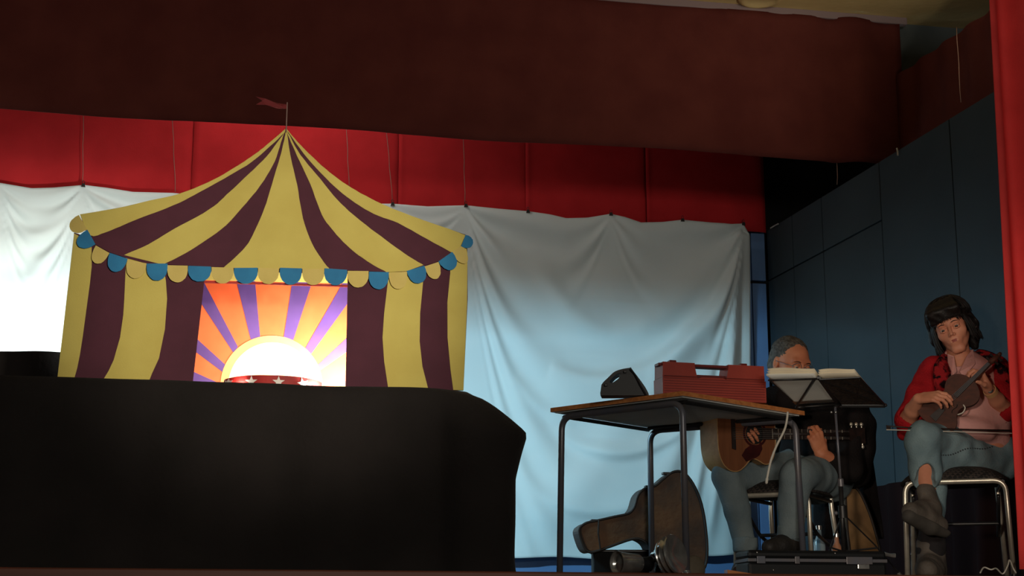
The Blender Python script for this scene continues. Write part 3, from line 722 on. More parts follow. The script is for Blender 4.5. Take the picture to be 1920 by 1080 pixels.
for (a_, b_) in ((.05, .05), (.95, .05), (.035, .965), (.955, .965)):
    MB().lathe(leg_out(tp(a_, b_, 0)), (0, 0, 1), [(0, .0), (0, .017), (.02, .017), (.024, .0138)], 14).obj('foot_cap', M['bright'] if a_ < .1 and b_ < .1 else M['black'], tb, True)

# ------------------------------------------------------------------ black case on the table
def on_table(px, py, v): return pv(px, py, v)
c0 = pv(1134, 744, 6.42); dz_ = TZ+.002
sc_ = 6.42/2987*1.025
def scr(pxl, v, zfix=None):
    return [pv(a, b, v) for a, b in pxl]
ol = [(1134, 748), (1127, 727), (1130, 718), (1140, 708), (1152, 697), (1166, 692), (1179, 690), (1185, 692), (1216, 748)]
hole = [(1143, 716), (1149, 708), (1157, 701), (1162, 702), (1161, 708), (1154, 714), (1147, 718)]
v_ = 6.36
base = pv(1170, 742, v_)
t = thing('black_case', 'small black moulded case with carry handle on the left of the school table', 'case', (base.x, base.y, TZ))
def screen_ring(outer, inner, v, d, mname, name, parent, zmin):
    """outline with one hole, joined by a bridge strip, given depth d"""
    n_ = 48
    def resample(pl):
        P = [Vector((a, b, 0)) for a, b in pl]; P = cr(P, 8, True); L = [0]
        for i in range(len(P)): L.append(L[-1]+(P[(i+1) % len(P)]-P[i]).length)
        out = []
        for k in range(n_):
            s = L[-1]*k/n_
            for i in range(len(P)):
                if L[i+1] >= s: break
            f = (s-L[i])/max(1e-9, L[i+1]-L[i]); out.append(P[i].lerp(P[(i+1) % len(P)], f))
        return out
    O = resample(outer); I = resample(inner)
    ci = sum(I, Vector((0, 0, 0)))/n_
    O2 = []
    I.sort(key=lambda p: math.atan2(p.y-ci.y, p.x-ci.x)); O.sort(key=lambda p: math.atan2(p.y-ci.y, p.x-ci.x))
    V = []
    for pl in (O, I):
        for p in pl:
            q = pv(p.x, p.y, v); q.z = max(q.z, zmin); V.append(q)
    m_ = len(V); V += [p+Vector(d) for p in V[:m_]]; Fc = []
    for i in range(n_):
        j = (i+1) % n_
        Fc += [(i, j, n_+j, n_+i), (m_+i, m_+n_+i, m_+n_+j, m_+j), (i, m_+i, m_+j, j), (n_+i, n_+j, m_+n_+j, m_+n_+i)]
    return mesh_obj(name, V, Fc, M[mname], parent, True)
screen_ring(ol, hole, v_, FD*.085+RT*.01, 'black_plastic', 'shell', t, TZ+.003)
MB().tube([pv(x, y, v_-.004)+FD*.0 for x, y in ((1181, 692), (1190, 702), (1200, 722), (1213, 744))], .004, 8).obj('side_seam', M['black'], t, True)
for x, y in ((1136, 722), (1172, 697)): MB().box(pv(x, y, v_-.006), (.014, .006, .01), bev=.002).obj('latch', M['black'], t)

# ------------------------------------------------------------------ red plastic case on the table
A = pv(1243, 732, 6.44); B = pv(1437, 748, 6.56); A.z = B.z = TZ+.002
u = (B-A); L = u.length; u.normalize(); nb = Vector((-u.y, u.x, 0)); 
if nb.dot(FD) < 0: nb = -nb
H = pv(1243, 689, 6.44).z-A.z
H2 = pv(1434, 675, 6.56).z-A.z
t = thing('red_case', 'long dark red plastic case with cut-out handle standing on the school table', 'case', A+u*L/2)
def rc(s, z, d=0): q = A+u*s+nb*d; return Vector((q.x, q.y, A.z+z))
Hm = (H+H2)/2
def RX(px): return (px-1243)/194*L
hx0, hx1 = RX(1306), RX(1366)
mid = Hm*.58
# lower and upper halves, the upper one with the handle notch
MB().prism([rc(0, 0), rc(L, 0), rc(L, mid), rc(hx1-.01, mid), rc(hx1-.03, mid+.008), rc(hx0+.03, mid+.008), rc(hx0+.01, mid), rc(0, mid)], nb*.105).obj('lower_shell', M['redcase'], t)
n1 = [rc(.002, mid+.002), rc(hx0+.006, mid+.002), rc(hx0-.004, Hm-.012), rc(hx0-.004, Hm), rc(.004, Hm-.0)]
n2 = [rc(hx1-.006, mid+.002), rc(L-.002, mid+.002), rc(L-.004, Hm), rc(hx1+.004, Hm), rc(hx1+.004, Hm-.012)]
MB().prism([p+nb*.006 for p in n1], nb*.094).obj('upper_shell', M['redcase'], t)
MB().prism([p+nb*.006 for p in n2], nb*.094).obj('upper_shell', M['redcase'], t)
MB().prism([rc(hx0+.006, mid+.002, .04), rc(hx1-.006, mid+.002, .04), rc(hx1+.0, mid+.022, .04), rc(hx0, mid+.022, .04)], nb*.02).obj('handle_web', M['redcase_dark'], t)
MB().box(rc((hx0+hx1)/2, Hm-.008, .045), (L, .05, .012), Matrix(((u.x, nb.x, 0), (u.y, nb.y, 0), (0, 0, 1))), bev=.003).obj('top_rim', M['redcase_dark'], t)
for s_ in (RX(1268), RX(1402)):
    MB().box(rc(s_, Hm+.004, .045), (.03, .03, .018), Matrix(((u.x, nb.x, 0), (u.y, nb.y, 0), (0, 0, 1))), bev=.003).obj('latch', M['redcase_dark'], t)
for k in range(9):
    MB().box(rc(L/2, .012+k*.0105, -.0004), (L-.012, .0012, .0022), Matrix(((u.x, nb.x, 0), (u.y, nb.y, 0), (0, 0, 1)))).obj('rib', M['redcase_dark'], t)

# ------------------------------------------------------------------ guitar case leaning in the background
gc = [(1086, 1000), (1087, 990), (1092, 985), (1101, 980), (1121, 976), (1152, 969), (1172, 965), (1182, 961), (1190, 950), (1196, 930), (1206, 918), (1218, 913), (1229, 911), (1243, 899), (1260, 886), (1276, 884), (1290, 894), (1304, 916), (1315, 945), (1322, 982), (1326, 1030), (1322, 1062), (1305, 1082), (1270, 1084), (1240, 1070), (1224, 1042), (1215, 1022), (1206, 1014), (1194, 1010), (1174, 1014), (1141, 1026), (1113, 1035), (1102, 1034), (1094, 1024)]
def smooth_px(px, n=3): return [(q.x, q.y) for q in cr([(a, b, 0) for a, b in px], n, True)]
vg = 7.22; gp = [pv(a, b, vg) for a, b in smooth_px(gc)]
zm = min(p.z for p in gp); 
for p in gp: p.z = max(p.z, .004)
gdir = (FD*.98-RT*.22).normalized()
t = thing('guitar_case', 'worn brown guitar case with dark edges lying on its side behind the table', 'instrument case', pv(1250, 1070, vg)*Vector((1, 1, 0)) if False else (pv(1250, 1070, vg).x, pv(1250, 1070, vg).y, 0))
cg = sum(gp, Vector((0, 0, 0)))/len(gp)
MB().prism(gp, gdir*.11).obj('body', M['caseedge'], t)
MB().prism([cg+(p-cg)*.965+Vector((0, 0, .0))-gdir*.004 for p in gp], gdir*.004).obj('front_panel', M['caseleather'], t)
n_ = len(gp)
MB().tube([p-gdir*.002 for p in gp]+[gp[0]-gdir*.002], .006, 8).obj('edge_binding', M['caseedge'], t, True)
for (a, b) in ((1120, 975), (1222, 911), (1255, 886)):
    q = pv(a, b, vg)+gdir*.05
    MB().box(q, (.035, .03, .012), bev=.003).obj('latch', M['black'], t)
q = pv(1145, 972, vg)
MB().tube([pv(1123, 975, vg-.006), pv(1122, 1000, vg-.008), pv(1126, 1030, vg-.006)], .0035, 6).obj('strap', M['caseedge'], t)
# leather patch leaning beside it
pp = [pv(a, b, 6.75) for a, b in ((1284, 1042), (1300, 1036), (1316, 1045), (1320, 1082), (1282, 1084))]
t = thing('leather_pouch', 'dull grey-brown pouch at the foot of the guitar case', 'bag', (pp[3].x, pp[3].y, 0))
sf = Surf(); c_ = pv(1301, 1066, 6.78); sf.ell((c_.x, c_.y, .045), (.05, .03, .062), k=.01).cut((0, 0, .002), (0, 0, -1))
V, Fc = sf.build(.006, wr(.003, 60, 4)); mesh_obj('body', V, Fc, M['leatherpatch'], t, 'all')
# low black box behind
q = pv(1172, 1034, 7.35)
t = thing('black_box', 'low black box on the floor under the neck of the guitar case', 'box', (q.x, q.y, 0))
zt3 = pv(1172, 1036, 7.3).z
MB().box((q.x, q.y, zt3/2+.001), (.30, .2, zt3-.002), Matrix.Rotation(-PS, 3, 'Z'), bev=.006).obj('body', M['dark'], t)
MB().box((q.x, q.y, zt3+.004), (.306, .206, .012), Matrix.Rotation(-PS, 3, 'Z'), bev=.004).obj('lid', M['black'], t)

# ------------------------------------------------------------------ chrome stage lamp on the floor
a = pv(1156, 1056, 6.15); b = pv(1207, 1054, 6.22)
lz = .047; a.z = lz; b.z = lz
t = thing('stage_lamp', 'shiny metal clip lamp lying on the floor under the near table edge', 'lamp', ((a.x+b.x)/2, (a.y+b.y)/2, 0))
ax = (b-a).normalized()
MB().lathe(a, ax, [(0, .0), (.012, .040), (0, .042), (0, .046), (.006, .046), (.008, .042), (.10, .036), (.112, .028), (.113, .0)], 32).obj('small_reflector', M['bright'], t, True)
MB().lathe(a+ax*.113, ax, [(0, .0), (0, .024), (.03, .026), (.045, .03), (.055, .0)], 24).obj('socket', M['black_plastic'], t, True)
c = pv(1236, 1047, 6.2); c2 = pv(1262, 1040, 6.16); ax2 = (c2-c).normalized()
MB().lathe(c, ax2, [(0, .0), (0, .03), (.012, .045), (.022, .062), (.03, .067), (.034, .064), (.044, .066), (.05, .074), (.056, .07), (.066, .068), (.074, .077), (.08, .074), (.078, .066), (.06, .02), (.06, 0)], 36).obj('ringed_reflector', M['bright'], t, True)
sp = Vector((c.x, c.y, 0)); 
MB().tube([a+ax*.15, c, Vector((c.x, c.y+.03, .02))], .012, 10).obj('neck', M['black_plastic'], t, True)
for k_ in range(3):
    q0 = pv(1228+6*k_, 1040-k_*5, 6.17); MB().box(q0, (.022, .05, .012), Matrix.Rotation(.7-.4*k_, 3, 'Y'), bev=.002).obj('fin', M['bright'], t)
MB().box((c.x+.02, c.y, .004), (.09, .07, .006), bev=.002).obj('base_plate', M['black'], t)

# ------------------------------------------------------------------ hard case lying on the floor
hl = pv(1404, 1074, 6.38); hr = pv(1664, 1076, 6.48); hl.z = hr.z = 0; hu = hr-hl; hL = hu.length; hu.normalize(); hn = Vector((-hu.y, hu.x, 0))
if hn.dot(FD) < 0: hn = -hn
RH = Matrix(((hu.x, hn.x, 0), (hu.y, hn.y, 0), (0, 0, 1))); HZ = .108; HD = .17
def hc(s, d, z): q = hl+hu*s+hn*d; return Vector((q.x, q.y, z))
t = thing('hard_case', 'black hard case with metal trim lying flat on the stage floor', 'case', hc(hL/2, HD/2, 0))
MB().box(hc(hL/2, HD/2, .033), (hL, HD, .062), RH, bev=.012).obj('lower_shell', M['black_plastic'], t)
MB().box(hc(hL/2, HD/2, .092), (hL, HD, .034), RH, bev=.012).obj('lid', M['black_plastic'], t)
MB().box(hc(hL/2, HD/2, .0695), (hL+.004, HD+.004, .014), RH, bev=.002).obj('metal_trim', M['tube'], t)
for s_, w__ in ((.46, .11), (.05, .035), (.2, .02)):
    MB().box(hc(s_, -.006, .07), (w__, .008, .03), RH, bev=.002).obj('latch', M['chrome'] if s_ > .5 else M['tube'], t)
MB().box(hc(.475, -.009, .046), (.05, .008, .02), RH, bev=.003).obj('catch', M['bright'], t)
for s_ in (.035, .1, .36): MB().ball(hc(s_, -.004, .098 if s_ != .1 else .03), .004, 6).obj('rivet', M['bright'], t, True)
hz = 0.
# wedge of pale wood
q = pv(1390, 1076, 6.18)
t = tag(MB().prism([Vector((q.x-.055, q.y, .001)), Vector((q.x+.055, q.y, .001)), Vector((q.x+.055, q.y, .006)), Vector((q.x-.055, q.y, .022))], (0, .04, 0)).obj('wood_wedge', M['tabletop']), 'small pale wood wedge on the stage edge in front of the hard case', 'wood block')

# ------------------------------------------------------------------ folding music stand on the hard case
hz = .0
ft = pv(1582, 1030, 6.72); top = pv(1566, 764, 6.66); hub = pv(1580, 962, 6.70)
t = thing('music_stand', 'black folding music stand with tripod foot in front of the guitarist', 'music stand', (ft.x, ft.y, hz))
MB().tube([Vector((ft.x, ft.y, .09)), pv(1576, 905, 6.69)], .010, 10).obj('lower_tube', M['black'], t, 'all')
MB().tube([pv(1577, 915, 6.69), top], .0055, 10).obj('upper_tube', M['tube'], t, 'all')
MB().lathe(pv(1577, 912, 6.69), (top-hub).normalized(), [(0, .0), (0, .013), (.03, .013), (.034, .007)], 14).obj('collar', M['tube'], t, True)
MB().lathe(hub, (top-hub).normalized(), [(-.02, 0), (-.02, .018), (.03, .018), (.034, .011)], 14).obj('hub', M['black'], t, True)
MB().ball(hub+RT*-.028, .009, 8).obj('knob', M['tube'], t, True)
for (x, y, v2) in ((1538, 1032, 6.70), (1693, 1042, 6.74), (1592, 1033, 6.98)):
    e = pv(x, y, v2); e.z = .008
    s0 = hub+(e-hub)*.03+UP*.0; s1 = hub.lerp(e, 1.0)
    MB().tube([s0, s0.lerp(s1, .5)+UP*.012, s1], .0055, 8, flat=.5).obj('leg', M['black'], t, True)
    m_ = s0.lerp(s1, .55)+UP*.01; MB().tube([Vector((ft.x, ft.y, .12)), m_], .004, 8).obj('brace', M['black'], t, True)
    MB().tube([e-(e-hub).normalized()*.035, e+(e-hub).normalized()*.002], .008, 10).obj('foot_tip', M['bright'] if x > 1600 else M['black'], t, True)
q = pv(1668, 1041, 6.72)
MB().tube([q-RT*.022+UP*.004, q, q+RT*.024-UP*.002], [.010, .008, .010], 8).obj('leg_clip', M['bright'], t, True)
NL, NC, NR2 = pv(1440, 713, 6.45), pv(1532, 710, 6.45), pv(1612, 706, 6.45)
FL, FC, FR = pv(1492, 764, 6.76), pv(1574, 758, 6.76), pv(1660, 758, 6.76)
def stick(a, b, r, name, m='black'): return MB().tube([a, b], r, 8).obj(name, M[m], t, 'all')
stick(NL, NC, .0035, 'desk_bar'); stick(FL, FC, .0035, 'desk_bar'); stick(NL+Vector((.008, 0, 0)), pv(1486, 752, 6.70), .003, 'desk_bar')
stick(FL, NC.lerp(NL, .06), .0045, 'desk_bar'); stick(FL+UP*.0, FL+(FR-FL)*.1, .005, 'desk_bar')
MB().prism([NC, NC+(NR2-NC)*.09, FC+(FR-FC)*.09, FC-(FR-FC)*.08], (0, 0, .012)).obj('desk_spine', M['black'], t)
stick(FC, top, .007, 'desk_joint')
# perforated right half: a frame and lattice strips
def q4(a, b): return NC.lerp(NR2, a).lerp(FC.lerp(FR, a), b)
MB().prism([q4(.06, .0), q4(1, 0), q4(1, 1), q4(.06, 1)], (0, 0, -.0025)).obj('desk_panel', mat('dark_perforated_metal', (42, 36, 34), .6, rgb2=(70, 56, 48), scale=90, contrast=(.45, .55)), t)
for a0, b0, a1, b1 in ((0.05, 0, 1, 0), (1, 0, 1, 1), (.05, 1, 1.0, 1), (.1, .05, .95, .95), (.95, .08, .4, .9), (.5, .0, .98, .6)):
    MB().tube([q4(a0, b0)-UP*.004, q4(a1, b1)-UP*.004], .0035 if (b0 == b1 or a0 == a1) else .002, 6).obj('desk_bar', M['black'], t, True)
MB().ball(FR-UP*.004, .008, 8).obj('knob', M['black'], t, True)
MB().tube([FC.lerp(FR, .0)-UP*.01, FC.lerp(FR, 1)-UP*.01+FD*.01], .004, 8).obj('lip', M['black'], t, True)
for s_ in (-1, 1): MB().ball(pv(1563+s_*4, 773, 6.65), .005, 6).obj('wing_nut', M['bright'], t, True)
# sheet music
def q5(a, b): return NL.lerp(NC, a).lerp(FL.lerp(FC, a), b)
t2 = thing('sheet_music', 'thick open sheaf of cream sheet music on the left half of the stand', 'sheet music', q5(.5, .5)+UP*.005)
def pages(parent, qf, a0, a1, lift, curl, name, m, k):
    V = []; Fc = []; na, nb_ = 14, 8
    for s in (0, 1):
        for i in range(na+1):
            a_ = a0+(a1-a0)*i/na
            for j in range(nb_+1):
                b_ = -.10+1.05*j/nb_; p = qf(a_, b_)+UP*(lift+.0015*s+.004*k*math.sin(a_*5)+curl*(1-j/nb_)**2)
                V.append(p)
    N_ = (na+1)*(nb_+1); g_ = lambda s, i, j: s*N_+i*(nb_+1)+j
    for s in (0, 1):
        for i in range(na):
            for j in range(nb_): Fc.append((g_(s, i, j), g_(s, i+1, j), g_(s, i+1, j+1), g_(s, i, j+1)))
    for i in range(na): Fc.append((g_(0, i, 0), g_(0, i+1, 0), g_(1, i+1, 0), g_(1, i, 0))); Fc.append((g_(0, i, nb_), g_(0, i+1, nb_), g_(1, i+1, nb_), g_(1, i, nb_)))
    for j in range(nb_): Fc.append((g_(0, 0, j), g_(0, 0, j+1), g_(1, 0, j+1), g_(1, 0, j))); Fc.append((g_(0, na, j), g_(0, na, j+1), g_(1, na, j+1), g_(1, na, j)))
    return mesh_obj(name, V, Fc, M[m], parent, 'all')
pages(t2, q5, .02, .98, .006, .004, 'page', 'paperback', .2)
for k in range(3): pages(t2, q5, .03+.01*k, 1.02-.01*k, .010+.005*k, .004+.0045*k, 'page', 'paper', .6+.2*k)
t2 = thing('sheet_music', 'sheaf of cream sheet music lying on the right half of the stand', 'sheet music', q4(.5, .5)+UP*.004)
for k in range(3): pages(t2, q4, .07+.012*k, .97-.012*k, .004+.0045*k, .002+.0035*k, 'page', 'paper', .4+.3*k)

# ------------------------------------------------------------------ white cable hanging from the table
pts = cr([pv(1477, 772, 6.52), pv(1475, 790, 6.52), pv(1470, 808, 6.51), pv(1456, 836, 6.50), pv(1446, 862, 6.5), pv(1440, 888, 6.5), pv(1437, 906, 6.5)], 5)
t = thing('cable', 'pale cable with a tapered end hanging below the school table', 'cable', pts[-1])
MB().tube(pts, [.0048]*(len(pts)-4)+[.004, .003, .002, .001], 10).obj('sheath', M['wire'], t, 'all')
MB().lathe(pts[-4], (pts[-1]-pts[-4]), [(0, .0), (0, .0062), (.02, .0058), (.024, .002)], 12).obj('plug', M['wire'], t, True)
# loose floor cable at the right
pts = cr([pv(1838, 1074, 6.35), pv(1845, 1064, 6.4), pv(1858, 1068, 6.4), pv(1868, 1066, 6.38), pv(1880, 1076, 6.3), pv(1889, 1062, 6.32), pv(1893, 1050, 6.36), pv(1900, 1066, 6.3), pv(1905, 1074, 6.3)], 6)
for p in pts: p.z = max(p.z, .004)
tag(MB().tube(pts, .003, 8).obj('floor_cable', M['wire'], None, 'all'), 'thin pale cable looping on the floor beside the red curtain', 'cable')
# tan soft case leaning behind the stand, and a few small things beside it
tc_ = [(1586, 915), (1600, 912), (1614, 926), (1630, 962), (1642, 1000), (1650, 1034), (1640, 1046), (1600, 1046), (1592, 1020), (1588, 980)]
vv = 7.35; gp = [pv(a, b, vv) for a, b in smooth_px(tc_)]
zb_ = min(p.z for p in gp)
for p in gp:
    if p.z < .10: p.z = .004
t = thing('tan_case', 'tan leather instrument case leaning behind the music stand', 'instrument case', (sum(p.x for p in gp)/len(gp), gp[0].y, 0))
MB().prism(gp, FD*.08).obj('body', M['tan'], t)
MB().tube([p-FD*.001 for p in gp]+[gp[0]-FD*.001], .006, 8).obj('edge_binding', M['caseedge'], t, True)
def bottle(px, py, v, h, r, m, lab):
    q = pv(px, py, v); t = thing('bottle', lab, 'bottle', (q.x, q.y, 0)); tz_ = max(q.z, h)
    MB().lathe((q.x, q.y, .001), (0, 0, 1), [(0, 0), (0, r), (tz_*.7, r), (tz_*.82, r*.45), (tz_*.93, r*.4), (tz_*.93, 0)], 20).obj('body', m, t, True)
    MB().lathe((q.x, q.y, tz_*.925), (0, 0, 1), [(0, r*.5), (tz_*.07, r*.5), (tz_*.07, 0)], 16).obj('cap', M['bright'], t, True)
bottle(1535, 985, 7.2, .2, .026, mat('clear_plastic', (150, 170, 180), .15), 'pale plastic water bottle behind the hard case')
bottle(1568, 1000, 7.2, .16, .024, mat('orange_plastic', (176, 122, 92), .4), 'orange bottle behind the leg of the music stand')

# dark cloth hung low along the blue wall
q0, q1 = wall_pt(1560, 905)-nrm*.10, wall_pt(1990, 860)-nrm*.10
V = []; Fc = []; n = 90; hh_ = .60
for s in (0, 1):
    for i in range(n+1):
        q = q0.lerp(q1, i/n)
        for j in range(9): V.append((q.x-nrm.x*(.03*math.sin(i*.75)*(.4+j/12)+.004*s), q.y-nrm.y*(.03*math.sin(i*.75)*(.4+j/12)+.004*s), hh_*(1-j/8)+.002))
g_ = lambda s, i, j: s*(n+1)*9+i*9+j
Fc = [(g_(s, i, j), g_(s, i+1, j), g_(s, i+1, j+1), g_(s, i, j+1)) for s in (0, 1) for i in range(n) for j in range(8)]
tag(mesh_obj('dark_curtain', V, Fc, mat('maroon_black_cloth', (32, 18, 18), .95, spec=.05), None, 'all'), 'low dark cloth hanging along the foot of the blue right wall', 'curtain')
# ------------------------------------------------------------------ chairs
def chair(name, lab, origin, fwd, seat_z=.455, wid=.43, dep=.40):
    """origin: floor point under the middle of the front rail; fwd: way the chair faces"""
    o = Vector((origin[0], origin[1], 0)); f = Vector((fwd[0], fwd[1], 0)).normalized(); s = Vector((f.y, -f.x, 0))
    def P(a, b, z): q = o+s*a-f*b; return Vector((q.x, q.y, z))
    t = thing(name, lab, 'chair', o)
    zr = seat_z-.045
    h = wid/2
    MB().tube(bend([P(-h-.01, -.02, 0), P(-h, 0, zr), P(h, 0, zr), P(h+.01, -.02, 0)], .05, 8), .0125, 12, flat=.8).obj('front_frame', M['chrome'], t, 'all')
    for q in (-1, 1):
        MB().tube(bend([P(q*h, dep+.09, 0), P(q*(h-.02), dep, zr), P(q*(h-.03), dep+.05, zr+.25), P(q*(h-.05), dep+.10, zr+.44)], .08, 6), .011, 12).obj('rear_leg', M['chrome'], t, 'all')
        MB().tube([P(q*(h-.01), 0.01, zr-.004), P(q*(h-.02), dep, zr-.004)], .009, 10).obj('seat_rail', M['black'], t, True)
        MB().tube(bend([P(q*(h-.03), .02, zr-.06), P(q*(h-.03), dep*.5, zr-.16), P(q*(h-.03), dep-.01, zr-.2)], .06, 5), .008, 10).obj('stretcher', M['black'], t, 'all')
        MB().lathe(P(q*(h+.01), -.02, .0), (0, 0, 1), [(0, 0), (0, .015), (.02, .015), (.02, 0)], 12).obj('foot_cap', M['black'], t, True)
    MB().tube([P(-h+.03, dep*.5, zr-.16), P(h-.03, dep*.5, zr-.16)], .008, 10).obj('cross_bar', M['black'], t, True)
    sf = Surf(); R = np.array([[s.x, -f.x, 0], [s.y, -f.y, 0], [0, 0, 1]])
    V = []; Fc = []; n_ = 20
    for i in range(n_+1):
        for j in range(n_+1):
            a_ = -1+2*i/n_; b_ = -1+2*j/n_
            sx = a_*math.sqrt(1-b_*b_*.28); sy = b_*math.sqrt(1-a_*a_*.28)
            V.append(P(sx*(h+.005)*1.1, dep/2+sy*dep/2*1.12, zr+.014+.062*max(0, (1-a_**4))*max(0, (1-b_**4))))
    m_ = len(V)
    for p in V[:m_]: V.append(Vector((p.x, p.y, zr+.010)))
    g_ = lambda s_, i, j: s_*m_+i*(n_+1)+j
    for s_ in (0, 1):
        for i in range(n_):
            for j in range(n_): Fc.append((g_(s_, i, j), g_(s_, i+1, j), g_(s_, i+1, j+1), g_(s_, i, j+1)))
    for i in range(n_):
        for j0 in (0, n_): Fc.append((g_(0, i, j0), g_(0, i+1, j0), g_(1, i+1, j0), g_(1, i, j0))); Fc.append((g_(0, j0, i), g_(0, j0, i+1), g_(1, j0, i+1), g_(1, j0, i)))
    mesh_obj('seat', V, Fc, M['seat'], t, 'all')
    V = []; Fc = []
    for s_ in (0, 1):
        for i in range(13):
            for j in range(9):
                a_ = -1+2*i/12; z = zr+.22+.24*j/8; cvy = .03*(1-a_*a_)
                V.append(P(a_*(h-.03), dep+.04+.05*j/8+cvy+.028*s_, z-.02*(abs(a_)**4)*(1 if j == 8 else 0)))
    g_ = lambda s_, i, j: s_*117+i*9+j
    for s_ in (0, 1):
        for i in range(12):
            for j in range(8): Fc.append((g_(s_, i, j), g_(s_, i+1, j), g_(s_, i+1, j+1), g_(s_, i, j+1)))
    for i in range(12):
        for j0 in (0, 8): Fc.append((g_(0, i, j0), g_(0, i+1, j0), g_(1, i+1, j0), g_(1, i, j0)))
    for j in range(8):
        for i0 in (0, 12): Fc.append((g_(0, i0, j), g_(0, i0, j+1), g_(1, i0, j+1), g_(1, i0, j)))
    mesh_obj('backrest', V, Fc, M['seat'], t, 'all')
    return t
a = pv(1790, 903, 6.62)
chair('stacking_chair', 'metal framed stacking chair with patterned seat under the woman in the red cardigan', a, -FD*.95-RT*.26, seat_z=a.z+.045, wid=.40, dep=.42)
b1, b2 = pv(1385, 930, 7.0), pv(1512, 925, 6.86); bm_ = (b1+b2)/2
chair('stacking_chair', 'metal framed stacking chair with patterned seat under the guitarist', bm_, Vector((b1.y-b2.y, b2.x-b1.x, 0))*(-1 if Vector((b1.y-b2.y, b2.x-b1.x, 0)).dot(FD) > 0 else 1), seat_z=bm_.z+.045, wid=.32, dep=.40)

# ================================================================== PEOPLE
def A3(v): return np.array([v.x, v.y, v.z])
def frame(f, up):
    f = Vector(f).normalized(); s = Vector(up).cross(f).normalized(); u = f.cross(s).normalized(); return s, f, u   # s: the person's own left, when f is forward
class Head:
    def __init__(h, c, f, up, sc=1.): h.c = Vector(c); h.s, h.f, h.u = frame(f, up); h.k = sc
    def p(h, s, f, u): return A3(h.c+(h.s*s+h.f*f+h.u*u)*h.k)
    def R(h): return np.array([[h.s.x, h.f.x, h.u.x], [h.s.y, h.f.y, h.u.y], [h.s.z, h.f.z, h.u.z]])
    def skull(h, S, male=False):
        p, R, k = h.p, h.R(), h.k; r = lambda *a: tuple(x*k for x in a)
        S.ell(p(0, -.014, .034), r(.073, .094, .084), R, .02)
        S.ell(p(0, .03, -.012), r(.062 if male else .059, .062, .088), R, .025)
        j = .018 if not male else .022
        jw = .048 if male else .043
        S.cap(p(jw, .0, -.05), p(.014, .062, -.096), j*k, (j-.003)*k, .02).cap(p(-jw, .0, -.05), p(-.014, .062, -.096), j*k, (j-.002)*k, .02)
        S.cap(p(-.011, .070, -.097), p(.011, .070, -.097), .014*k, .014*k, .016)
        S.cap(p(-.036, .076, .026), p(.036, .076, .026), .011*k, .011*k, .016)
        for q in (-1, 1):
            S.ell(p(q*.040, .056, -.022), r(.02, .018, .018), R, .024)
            S.ell(p(q*.030, .097, .004), r(.018, .0125, .011), R, .02, 'sub')
            S.ell(p(q*.030, .079, .003), r(.0145, .0125, .0125), R, .004)
            # lids
            S.cap(p(q*.017, .0890, .0080), p(q*.030, .0910, .0096), .0032*k, .0034*k, .005).cap(p(q*.030, .0908, .0100), p(q*.044, .083, .0078), .0034*k, .0030*k, .005)
            S.cap(p(q*.019, .0885, -.0055), p(q*.030, .0892, -.0078), .0026*k, .0028*k, .006).cap(p(q*.030, .0892, -.0078), p(q*.043, .082, -.0055), .0028*k, .0024*k, .006)
            S.ell(p(q*.074, -.008, -.002), r(.008, .017, .029), R, .006); S.ell(p(q*.080, -.004, .002), r(.006, .008, .016), R, .004, 'sub')
        S.cap(p(0, .086, .014), p(0, .112, -.024), .0060*k, .0080*k, .009)
        S.ell(p(.0095, .099, -.0285), r(.0058, .0075, .0050), R, .007).ell(p(-.0095, .099, -.0285), r(.0058, .0075, .0050), R, .007)
        S.ell(p(0, .078, -.055), r(.028, .016, .020), R, .024)
        S.cap(p(-.017, .091, -.0505), p(.017, .091, -.0505), .0042*k, .0042*k, .006).cap(p(-.015, .090, -.0595), p(.015, .090, -.0595), .0048*k, .0048*k, .006)
        S.cap(p(-.022, .0975, -.0550), p(.022, .0975, -.0550), .0020*k, .0022*k, .003, 'sub')
    def face_parts(h, root, iris_dir=(0, 1, 0), brow_m='brow'):
        p = h.p; k = h.k
        for q in (-1, 1):
            c = p(q*.030, .0803, .002); e = MB().ball(c, .0128*k, 10).obj('eye', M['eye'], root, 'all')
            d = Vector(h.p(*iris_dir)-h.p(0, 0, 0)).normalized(); MB().lathe(Vector(c)+d*.0112*k, d, [(0, .0062*k), (.0018*k, .0052*k), (.0022*k, 0)], 16).obj('iris', M['iris'], e, 'all')
            MB().tube(cr([p(q*.015, .0925, .0225), p(q*.030, .0925, .0262), p(q*.046, .0815, .0215)], 3), [.0018*k, .0024*k, .0026*k, .0026*k, .0022*k, .0016*k, .001*k], 8, flat=.7).obj('eyebrow', M[brow_m], root, 'all')
        mb_ = MB(); mb_.tube([p(-.025, .0868, -.0540), p(-.008, .0955, -.0520), p(0, .0965, -.0528), p(.008, .0955, -.0520), p(.025, .0868, -.0540)], [.0008, .0030*k, .0030*k, .0030*k, .0008], 8)
        mb_.tube([p(-.021, .0878, -.0555), p(-.008, .0945, -.0590), p(.008, .0945, -.0590), p(.021, .0878, -.0555)], [.0008, .0034*k, .0034*k, .0008], 8)
        mb_.obj('lips', M['lips'], root, 'all')
